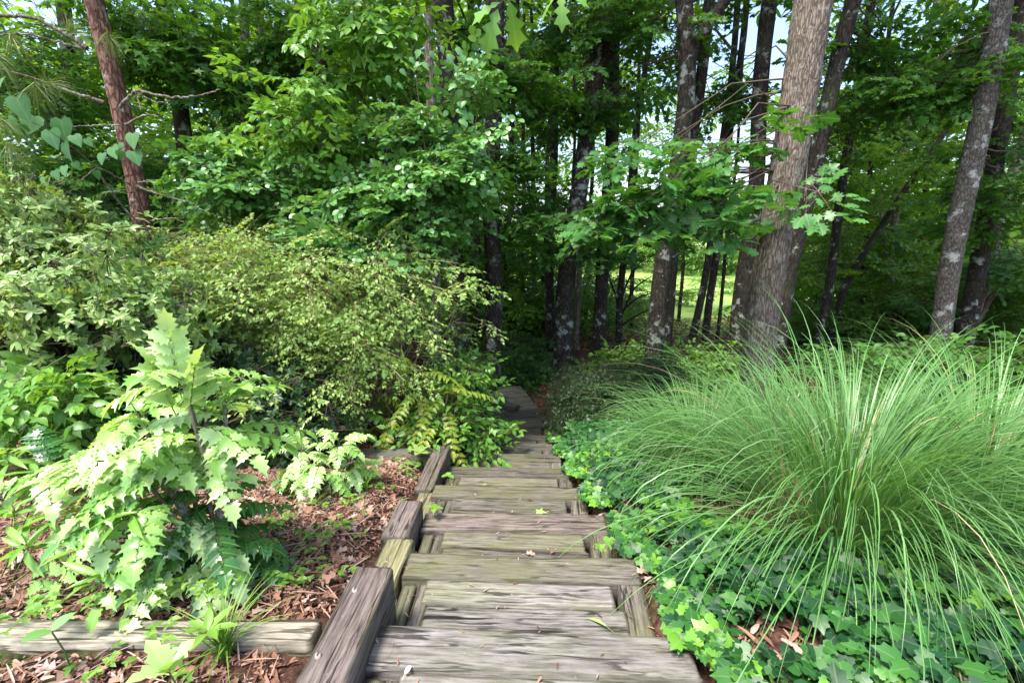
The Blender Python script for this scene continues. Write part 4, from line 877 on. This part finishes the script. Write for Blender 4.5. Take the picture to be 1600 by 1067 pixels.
# centre
_, ta = make_tree('lichen_tree', 'pale lichen spotted trunk forking high right of centre', [(1020, 552), (1030, 460), (1042, 370), (1062, 200), (1078, 90), (1070, 0)], 7.0, 29, 'lichen_bark',
          [(1000, 60, 7.4, 90, 60, .6, 12, 6), (950, 150, 7.6, 60, 60, .5, 7, 6), (1120, 60, 8, 60, 60, .5, 3, 5)], 'maple', 'dark_leaf', 11, (12, 8, 2.2), group=F_,
          extra=[[(1072, 105, 7.0, 22), (1095, 55, 6.95, 18), (1130, 5, 6.9, 15), (1190, -80, 6.8, 12)]])
make_tree('dark_tree', 'dark straight trunk touching the right side of the lichen spotted one', [(1038, 552), (1044, 480), (1050, 400), (1066, 300)], 8.0, 19, 'dark_bark', [(1090, 150, 8.4, 50, 50, .5, 3, 5)], 'maple', 'dark_leaf', 10, (8, 7, 2.), group=F_)
make_tree('pole_tree', 'left one of the two black poles before the sunny clearing', [(1078, 556), (1090, 490), (1102, 420), (1118, 300)], 8.4, 12, 'dark_bark', [], 'maple', 'dark_leaf', 8, (5, 6, 1.6), group=F_)
make_tree('pole_tree', 'right one of the two black poles before the sunny clearing', [(1101, 556), (1108, 490), (1116, 430), (1130, 300)], 8.8, 12, 'dark_bark', [], 'maple', 'dark_leaf', 8, (5, 6, 1.6), group=F_)
make_tree('pole_tree', 'thinnest black sapling before the sunny clearing', [(1117, 550), (1124, 490), (1132, 430), (1140, 330)], 9.6, 6, 'dark_bark', [], 'maple', 'dark_leaf', 6, (4, 5, 1.3), group=F_, sides=8)
make_tree('spotted_tree', 'trunk with white flecks leaning slightly right at the centre', [(878, 572), (884, 460), (892, 380), (914, 220), (938, 100), (955, 0)], 8.0, 30, 'lichen_bark',
          [(880, 180, 8.3, 60, 60, .6, 10, 6), (830, 330, 8.4, 60, 40, .6, 9, 6), (900, 60, 8.4, 80, 50, .6, 12, 6), (900, 395, 8.2, 60, 25, .5, 7, 6)], 'maple', 'dark_leaf', 12, (16, 9, 2.6), group=F_)
make_tree('dark_tree', 'brown trunk at the centre, second right of the white flecked one', [(930, 566), (940, 460), (946, 380), (952, 300), (958, 100)], 8.8, 22, 'dark_bark', [(1000, 400, 9, 50, 30, .5, 4, 6)], 'maple', 'maple_leaf', 11, (10, 8, 2.2), group=F_)
make_tree('slim_tree', 'slender trunk with fine bare twigs at the centre right', [(966, 556), (968, 480), (975, 400), (990, 250), (1010, 100)], 9.8, 11, 'dark_bark', [(1000, 480, 11, 40, 40, .5, 3, 5)], 'beech', 'far_leaf', 9, (6, 6, 1.8), group=F_,
          extra=[[(968, 500, 9.8, 4), (990, 450, 9.7, 3), (1020, 430, 9.6, 1)], [(968, 490, 9.8, 4), (995, 465, 9.7, 3), (1030, 455, 9.6, 1)], [(969, 470, 9.8, 4), (985, 430, 9.7, 3), (1005, 405, 9.6, 1)], [(968, 510, 9.8, 4), (1000, 490, 9.7, 3), (1025, 480, 9.6, 1)], [(967, 480, 9.8, 4), (955, 440, 9.7, 3), (948, 420, 9.6, 1)]])
make_tree('dark_tree', 'straight trunk behind and left of the white flecked one', [(857, 552), (858, 450), (862, 300), (870, 100)], 10, 15, 'dark_bark', [(840, 120, 10, 50, 70, .6, 9, 6)], 'maple', 'maple_leaf', 11, (10, 8, 2.2), group=F_)
make_tree('slim_tree', 'paler thin trunk between the white flecked and brown centre trunks', [(902, 545), (903, 470), (905, 400), (912, 250)], 10.8, 9, 'pale_bark', [(890, 470, 12, 40, 30, .6, 4, 6)], 'maple', 'maple_leaf', 9, (6, 7, 2), group=F_, sides=8)
make_tree('spotted_tree', 'straight speckled trunk standing at the left of the landing', [(771, 608), (769, 450), (770, 300), (774, 50)], 7.2, 27, 'lichen_bark',
          [(800, 130, 7.3, 50, 90, .5, 12, 6), (790, 260, 7.2, 45, 50, .4, 10, 6), (810, 360, 7.6, 45, 30, .4, 8, 6), (740, 60, 7.4, 40, 50, .5, 7, 6)], 'maple', 'maple_leaf', 12, (16, 9, 2.6), group=F_)
make_tree('dark_tree', 'thick dark trunk left of the speckled landing trunk', [(716, 590), (712, 450), (705, 300), (700, 150), (692, 0)], 6.9, 32, 'dark_bark',
          [(640, 150, 7, 50, 80, .5, 9, 6), (730, 330, 6.8, 40, 60, .4, 8, 6)], 'maple', 'maple_leaf', 12, (14, 9, 2.5), group=F_)
make_tree('slim_tree', 'pale trunk close to the left side of the thick dark trunk', [(686, 560), (680, 400), (676, 200), (670, 40)], 6.2, 15, 'pale_bark', [], 'maple', 'maple_leaf', 9, (6, 7, 1.8), group=F_)
make_tree('dark_tree', 'mossy dark trunk behind the climbing sapling leaves, left of centre', [(590, 500), (600, 300), (610, 100), (612, 20)], 7.4, 22, 'dark_bark', [(560, 60, 7.6, 70, 60, .5, 9, 6)], 'maple', 'maple_leaf', 11, (12, 8, 2.4), group=F_)
make_tree('dark_tree', 'lichened trunk showing at the top, left of the sapling', [(560, 520), (535, 300), (505, 110), (484, 0)], 6.8, 24, 'lichen_bark', [(460, 60, 6.8, 80, 60, .6, 12, 6), (440, 200, 7, 60, 50, .5, 9, 6)], 'star', 'maple_leaf', 11, (12, 8, 2.4), group=F_)
make_tree('dark_tree', 'dim trunk in the shade right of the red brown pine', [(300, 420), (290, 300), (277, 180), (262, 40)], 7.4, 26, 'dark_bark', [(290, 90, 6.6, 90, 60, .6, 18, 6), (210, 40, 6.5, 60, 40, .5, 8, 6), (380, 120, 6.8, 80, 60, .5, 12, 6)], 'star', 'maple_leaf', 11, (14, 8, 2.5), group=F_)
make_tree('slim_tree', 'left one of two dim pinkish trunks in the shade behind the sapling', [(395, 420), (388, 300), (384, 180), (378, 60)], 8.6, 15, 'pale_bark', [(400, 330, 8, 100, 60, .6, 16, 6)], 'simple', 'dark_leaf', 10, (10, 8, 2.2), group=F_)
make_tree('slim_tree', 'right one of two dim pinkish trunks in the shade behind the sapling', [(424, 420), (418, 300), (414, 180), (410, 60)], 9.2, 12, 'pale_bark', [(330, 260, 8.4, 90, 60, .6, 14, 6)], 'simple', 'dark_leaf', 10, (10, 8, 2.2), group=F_)
make_tree('dark_tree', 'dark trunk at the top left corner behind the pine boughs', [(130, 400), (110, 200), (95, 50)], 7.6, 22, 'dark_bark', [(60, 130, 6.6, 90, 100, .6, 22, 6), (70, 320, 6.4, 100, 50, .5, 16, 6), (170, 280, 7, 60, 90, .5, 14, 6)], 'beech', 'maple_leaf', 11, (14, 8, 2.6), group=F_)
make_tree('dark_tree', 'straight dark pole, left of the gravel path and behind the thick dark trunk', [(748, 510), (747, 450), (745, 380), (742, 250)], 11, 12, 'dark_bark', [(760, 400, 12, 50, 40, .6, 8, 6)], 'maple', 'maple_leaf', 9, (6, 7, 2), group=F_)
make_tree('slim_tree', 'dim pole just right of the speckled landing trunk', [(786, 520), (790, 450), (795, 350)], 12, 9, 'dark_bark', [(830, 420, 13, 60, 30, .6, 8, 6)], 'maple', 'far_leaf', 9, (6, 7, 2), group=F_, sides=8)
make_tree('dark_tree', 'thin dark trunk in the distance left of the white flecked trunk', [(846, 520), (848, 470), (851, 400)], 13, 8, 'dark_bark', [(850, 300, 13, 60, 60, .6, 10, 6)], 'maple', 'far_leaf', 9, (6, 7, 2), group=F_, sides=8)

PL = ['behind the straight pole left of the speckled landing trunk', 'right of the speckled landing trunk, above the ferns', 'just left of the far trunk beside the white flecked one', 'touching the right side of the white flecked trunk', 'between the two brown centre trunks', 'behind the trunk with bare twigs', 'between the lichen spotted trunk and the two black poles', 'inside the right thicket beside the leaning trunk', 'just right of the broad brown oak', 'in front of the far right thicket, left of the mottled trunk', 'left of the pale trunk behind the twining vine', 'above the lime shrub behind the bright sapling']
for (u0, u1, y_, dp), pl in zip([(738, 735, 12, 8), (815, 818, 14, 7), (835, 832, 15.5, 8), (893, 896, 14, 6), (915, 925, 15, 7), (985, 995, 13.5, 7), (1060, 1075, 15, 6), (1340, 1365, 12.5, 8), (1230, 1238, 14, 7), (1430, 1450, 13, 9), (640, 636, 11, 10), (470, 466, 10.5, 9)], PL):
    make_tree('pole_tree', 'dim thin trunk '+pl, [(u0, 520), ((u0+u1)/2, 400), (u1, 250)], y_, dp, 'dark_bark', [(u1, 180, y_+.3, 40, 50, .6, 5, 6)], 'maple', 'far_leaf', 9, (3, 6, 1.6), group='thin trunks deep in the wood', sides=8)
# the red brown pine on the left with its bare side twigs and needle tufts
root, ta = make_tree('pine_tree', 'red brown pine trunk leaning left at the top left', [(226, 400), (212, 320), (190, 200), (165, 90), (141, 0)], 4.5, 26, 'pine_bark', [], 'beech', 'maple_leaf', 9.5, None, sides=48, taper=.3, furrow=.05, limbm='pale_bark',
    extra=[[(137, 76, 4.5, 9), (100, 52, 4.45, 7), (55, 28, 4.4, 6), (-10, 24, 4.3, 5)], [(134, 78, 4.5, 5), (90, 66, 4.4, 4), (40, 52, 4.3, 3.5), (-10, 56, 4.2, 3)], [(165, 160, 4.5, 7), (120, 148, 4.4, 5), (60, 125, 4.3, 4), (-10, 105, 4.1, 3)],
           [(187, 168, 4.45, 6), (212, 140, 4.35, 5), (262, 152, 4.25, 4), (300, 152, 4.2, 3), (345, 140, 4.15, 2)], [(212, 142, 4.35, 3), (222, 170, 4.3, 2)], [(212, 142, 4.35, 3), (245, 162, 4.3, 2), (266, 158, 4.25, 2)],
           [(195, 195, 4.45, 4), (226, 180, 4.35, 3), (250, 182, 4.3, 2)], [(215, 292, 4.4, 5), (255, 305, 4.3, 3), (290, 315, 4.2, 2.5), (318, 330, 4.15, 2)], [(190, 196, 4.4, 2.5), (110, 198, 4.3, 2)],
           [(205, 290, 4.4, 3), (180, 275, 4.3, 3), (150, 260, 4.2, 2), (110, 300, 4.1, 1.5), (60, 320, 4, 1.5)], [(210, 300, 4.4, 3), (160, 300, 4.2, 2), (140, 330, 4.1, 1.5)], [(215, 285, 4.35, 3), (240, 285, 4.3, 3), (245, 300, 4.3, 2)],
           [(235, 345, 4.4, 3), (270, 340, 4.3, 3), (292, 350, 4.3, 2)], [(222, 355, 4.4, 2.5), (180, 310, 4.3, 2), (150, 262, 4.2, 2)]])
def needle_tuft(parent, c, n, L, d):
    a = Acc(); d = unit(np.asarray(d, float)); D = unit(d+rng.normal(0, .6, (n, 3))+np.array([0, 0, -.15])); 
    for i in range(n):
        l = L*rng.uniform(.7, 1.1); s = unit(np.cross(D[i], rng.normal(0, 1, 3)))*.0011; p0 = c-d*rng.random()*.06; m_ = p0+D[i]*l*.55; e = p0+D[i]*l+np.array([0, 0, -.03*rng.random()-.02])
        a.add([p0-s, p0+s, m_-s, m_+s, e], [(0, 1, 3), (0, 3, 2), (2, 3, 4)], rng.random())
    a.build('needle_tuft', ['needle'], parent)
for u, v, y, L, d in [(172, 62, 4.0, .2, (.1, 0, -1)), (55, 138, 3.9, .26, (-.1, 0, -.8)), (-5, 90, 3.8, .26, (.4, 0, -.8)), (5, 190, 3.9, .26, (.5, 0, -.6)), (20, 60, 4.1, .22, (.2, 0, -.6)), (15, 230, 3.9, .25, (.5, 0, -.8)), (110, 45, 4.2, .2, (.1, .2, .4)), (75, 130, 4.1, .24, (.7, 0, .0))]:
    needle_tuft(root, P(u, v, y), 90, L, d)
cn = Acc(); cluster_crown(cn, 'simple', ta(7.5)+[0, .6, 0], (2., 1.8, 2.6), 10, 7, 1.5, .7, lambda q: ta(q[2]-.5), .03, .2); cn.build('crown', ['needle', 'twig'], root)

# heart leaved vine hanging by the pine
root = thing('heart_leaf_vine', 'vine of big heart shaped leaves hanging in front of the pine', 'vine', (-3.4, 4.2, gz(-3.4, 4.2)))
a = Acc(); pts = np.array([P(u, v, y) for u, v, y in [(240, 395, 4.2), (150, 262, 4.05), (120, 235, 4.0), (70, 200, 3.95), (0, 170, 3.9)]]); tube(a, pts, [.004, .004, .003, .003, .002], 5, 1, .5)
pts = np.array([P(u, v, y) for u, v, y in [(150, 262, 4.05), (178, 240, 4.0), (205, 222, 3.95)]]); tube(a, pts, [.003, .003, .002], 5, 1, .5)
tube(a, [np.array([-3.4, 4.2, gz(-3.4, 4.2)]), P(245, 470, 4.2), P(240, 395, 4.2)], [.008, .006, .004], 5, 1, .5)
for u, v, s in [(25, 160, .19), (52, 190, .17), (78, 212, .16), (100, 232, .15), (95, 195, .19), (12, 195, .14), (5, 130, .1), (207, 217, .13), (190, 232, .09), (175, 238, .12), (208, 245, .12), (160, 248, .1), (85, 275, .09), (100, 268, .09), (70, 285, .09), (116, 262, .07), (115, 220, .1), (188, 245, .07), (30, 205, .12), (135, 225, .07), (150, 275, .08)]:
    c = P(u, v-8, 3.95+rng.normal(0, .05)); d = unit(np.array([rng.normal(.1, .35), rng.normal(-.1, .2), -1.])); inst(a, HEART, frames(d[None], np.array([[rng.normal(0, .3), -1., .45]])), c[None], np.array([s]), np.array([rng.random()]), 0)
a.build('foliage', ['heart', 'twig'], root)

# young sapling and vines left of centre
def sapling(name, label, base, stems, boughs, key, mats, cat, scale=1., spread=.2, group=None, barkm='pale_bark'):
    base = np.asarray(base, float); root = thing(name, label, cat, base, group); st = Acc(); a = Acc(); lines = []
    for s in stems:
        pp = np.array([base+rng.normal(0, .02, 3)*[1, 1, 0]]+[P(*q) for q in s]); lines.append(pp); tube(st, pp, np.linspace(.016, .005, len(pp)), 7, 0, .5)
    L = np.concatenate([np.stack([np.interp(np.linspace(0, len(p)-1, 20), range(len(p)), p[:, c]) for c in range(3)], 1) for p in lines])
    for (u, v, y_, ru, rv, ry, nc, per) in boughs:
        c = P(u, v, y_); k_ = mpp(y_, CAMH-c[2])
        hub = lambda q: L[np.argmin(np.linalg.norm((L-q)*[1, 1, .7]+[0, 0, .15], axis=1))]
        cluster_crown(a, key, c, (ru*k_, ry, rv*k_), max(1, int(nc*.42)), per, scale, spread, hub, .006, 0)
    st.build('stem', [barkm], root); a.build('foliage', mats, root, smooth=True); return root
sapling('sapling', 'bright yellow green sapling with layered pointed leaves, left of centre', (-1.5, 5.4, gz(-1.5, 5.4)), [[(600, 480, 5.4), (575, 300, 5.3), (570, 150, 5.2), (590, -30, 5.1)], [(600, 480, 5.4), (640, 200, 5.2), (650, 20, 5.1), (660, -60, 5.0)]],
        [(600, -10, 5, 50, 30, .3, 6, 6), (660, 30, 5, 35, 35, .3, 5, 6), (620, 90, 4.9, 30, 30, .3, 4, 6), (500, 160, 5.0, 60, 28, .4, 9, 6), (460, 185, 5.0, 40, 18, .3, 6, 5), (420, 232, 5.0, 55, 18, .3, 9, 6), (510, 225, 4.9, 60, 35, .4, 10, 6), (540, 60, 5.0, 40, 45, .3, 8, 6), (570, 20, 5.0, 45, 35, .3, 8, 5), (520, 270, 5, 50, 25, .3, 6, 5), (555, 110, 5.0, 40, 35, .3, 6, 5)], 'dogwood', ['sapling_leaf', 'twig'], 'sapling', .95, .17)
sapling('sapling', 'glossy small leaved sapling spreading below the bright one', (-1.1, 4.9, gz(-1.1, 4.9)), [[(620, 480, 4.9), (600, 380, 4.8), (560, 300, 4.8)], [(620, 480, 4.9), (680, 330, 4.8), (760, 230, 4.7)], [(600, 480, 4.9), (480, 330, 4.8), (340, 260, 4.7)]],
        [(640, 300, 4.8, 90, 70, .4, 34, 8), (560, 300, 4.8, 70, 55, .4, 22, 8), (720, 260, 4.8, 60, 40, .3, 16, 8), (640, 200, 4.9, 60, 50, .4, 16, 8), (430, 310, 4.8, 90, 35, .4, 22, 8), (350, 270, 4.8, 55, 30, .3, 14, 8), (560, 370, 4.7, 100, 35, .3, 22, 8), (680, 350, 4.7, 70, 35, .3, 14, 8), (700, 160, 4.8, 40, 50, .3, 7, 8), (310, 300, 4.9, 40, 30, .3, 7, 8), (780, 220, 4.9, 25, 20, .2, 2, 4)], 'round', ['round_leaf', 'twig'], 'sapling', 1.15, .16)
root = thing('climbing_vine', 'twining vine with a curling leafy end before the pale trunk', 'vine', (-.75, 4.6, gz(-.75, 4.6)))
a = Acc(); px = [(690, 560), (672, 300), (650, 120), (680, 80), (712, 85), (722, 110), (712, 130), (725, 155), (715, 172), (730, 185)]
pts = np.array([np.array([-.75, 4.6, gz(-.75, 4.6)])]+[P(u, v, 4.5) for u, v in px]); tube(a, pts, np.linspace(.005, .002, len(pts)), 5, 1, .5)
for u, v in [(640, 90), (655, 78), (672, 80), (690, 72), (700, 85), (712, 75), (722, 86), (712, 103), (728, 96), (715, 115), (725, 120), (710, 132), (720, 140), (728, 158), (714, 160), (712, 172), (722, 175), (733, 176), (718, 186), (728, 190), (620, 130), (605, 118), (625, 108), (645, 105), (660, 98)]:
    d = unit(np.array([rng.normal(.5, .5), -.2, rng.normal(-.4, .4)])); inst(a, OVATE, frames(d[None], np.array([[rng.normal(0, .3), -.9, .7]])), P(u, v, 4.45)[None], np.array([rng.uniform(.07, .11)]), np.array([rng.random()]), 0)
a.build('foliage', ['heart', 'twig'], root)

# overhanging oak twig at the top centre
root = thing('oak_branch', 'overhanging branch tip with big lobed leaves at the top centre', 'branch', P(800, -120, 1.9))
a = Acc(); tube(a, [P(800, -120, 1.9), P(815, -40, 1.85), P(790, -5, 1.8), P(778, 12, 1.8)], [.008, .005, .003, .002], 6, 1, .5); tube(a, [P(815, -40, 1.85), P(860, -30, 1.85), P(875, -8, 1.85)], [.004, .003, .002], 5, 1, .5)
for u, v, s, dx, dz in [(782, 4, .14, -.9, -.35), (796, 2, .18, .25, -1), (778, 14, .17, -.35, -1), (790, 0, .13, .5, .2), (876, -6, .13, .1, -1), (868, -4, .12, -.8, -.6), (884, -10, .11, .8, -.2), (790, -14, .14, -.4, .3)]:
    d = unit(np.array([dx, rng.normal(0, .2), dz])); inst(a, OAK, frames(d[None], np.array([[rng.normal(0, .4), -.8, .8]])), P(u, v, 1.8)[None], np.array([s*.82])*np.array([[.75, 1, 1]]), np.array([rng.uniform(.5, 1)]), 0)
a.build('foliage', ['sapling_leaf', 'twig'], root, smooth=True)

bush('thicket', 'shaded thicket in the middle distance left of the white flecked trunk', (.2, 12.5, gz(.2, 12.5)),
     [(790, 455, 12.5, 55, 22, .8, 22, 8), (850, 500, 13, 45, 26, .8, 20, 8), (760, 400, 13, 40, 50, .8, 20, 8), (720, 480, 12, 30, 40, .8, 14, 7)], 'simple', ['far_leaf', 'twig'], spread=.5, scale=.9)
bush('thicket', 'light green understory showing between the centre trunks', (2.2, 13.5, gz(2.2, 13.5)),
     [(900, 450, 13.5, 40, 40, .8, 12, 7), (965, 440, 13, 30, 50, .8, 9, 7), (820, 420, 12.5, 40, 30, .8, 8, 7), (985, 500, 14, 30, 18, .8, 8, 6)], 'simple', ['lime_leaf', 'twig'], spread=.5, scale=.8)
bush('thicket', 'brushy green thicket filling the right side between the thin trunks', (7.2, 11, gz(7.2, 11)),
     [(1330, 500, 10.5, 100, 50, 1, 30, 8), (1450, 470, 10, 80, 80, 1, 26, 8), (1560, 480, 9, 60, 90, 1, 24, 8), (1380, 350, 11.5, 80, 50, 1, 14, 7)], 'simple', ['lime_leaf', 'twig'], spread=.5, scale=.9)
bush('thicket', 'deep shaded thicket behind the pine at the left', (-5.5, 7.8, gz(-5.5, 7.8)),
     [(60, 300, 7.2, 100, 70, .7, 26, 8), (220, 330, 7.4, 100, 50, .7, 26, 8), (330, 350, 7.2, 60, 40, .6, 16, 8), (450, 400, 7.5, 90, 70, .6, 22, 8), (600, 420, 7.5, 70, 80, .6, 18, 7)], 'simple', ['maple_leaf', 'twig'], spread=.4, scale=.9)
# the wood beyond: foliage that reads as one mass
a = Acc()
for (x, y, z, rx, ry, rz, nc, per) in [(-9, 13, 3, 5, 2, 5, 70, 8), (-4, 15, 3.5, 4, 2, 5, 46, 8), (11.5, 14.5, 2, 2.6, 2, 5, 36, 8), (14, 14, 2, 4, 2.5, 5, 60, 8), (-14, 11, 2.5, 4, 2.5, 4, 44, 8), (-.5, 17, 6.5, 4, 2, 3.2, 20, 8), (4, 20, 4.5, 3.5, 1.5, 2.4, 12, 8), (17, 10, 1.5, 3, 3, 4, 30, 8)]:
    cluster_crown(a, 'simple', (x, y, z), (rx, ry, rz), int(nc*1.0), per, 1.9, 1.0, None)
tag(a.build('far_woodland', ['far_leaf', 'twig']), 'leafy wood closing the view behind the trunks', 'woodland', kind='stuff')
a = Acc()
for (x, y, z, rx, ry, rz, nc, per) in [(-12, 44, 0, 10, 4, 4.5, 60, 8), (6, 48, -.6, 10, 4, 2.6, 44, 8), (24, 44, 1, 10, 4, 5, 60, 8), (40, 40, 2, 10, 5, 6, 50, 8), (-32, 40, 2, 12, 5, 6, 50, 8), (12, 27, -1.9, 6, 3, .5, 16, 8), (4.5, 19, -1.8, 3, 1, .7, 14, 8), (-7, 24, 2, 5, 2, 4, 40, 9)]:
    cluster_crown(a, 'simple', (x, y, z), (rx, ry, rz), nc, per, 3.2 if y > 30 else 1.6, 1.6 if y > 30 else .6, None)
tag(a.build('far_woodland', ['lime_leaf', 'twig']), 'sunlit bushes and tree line across the clearing', 'woodland', kind='stuff')
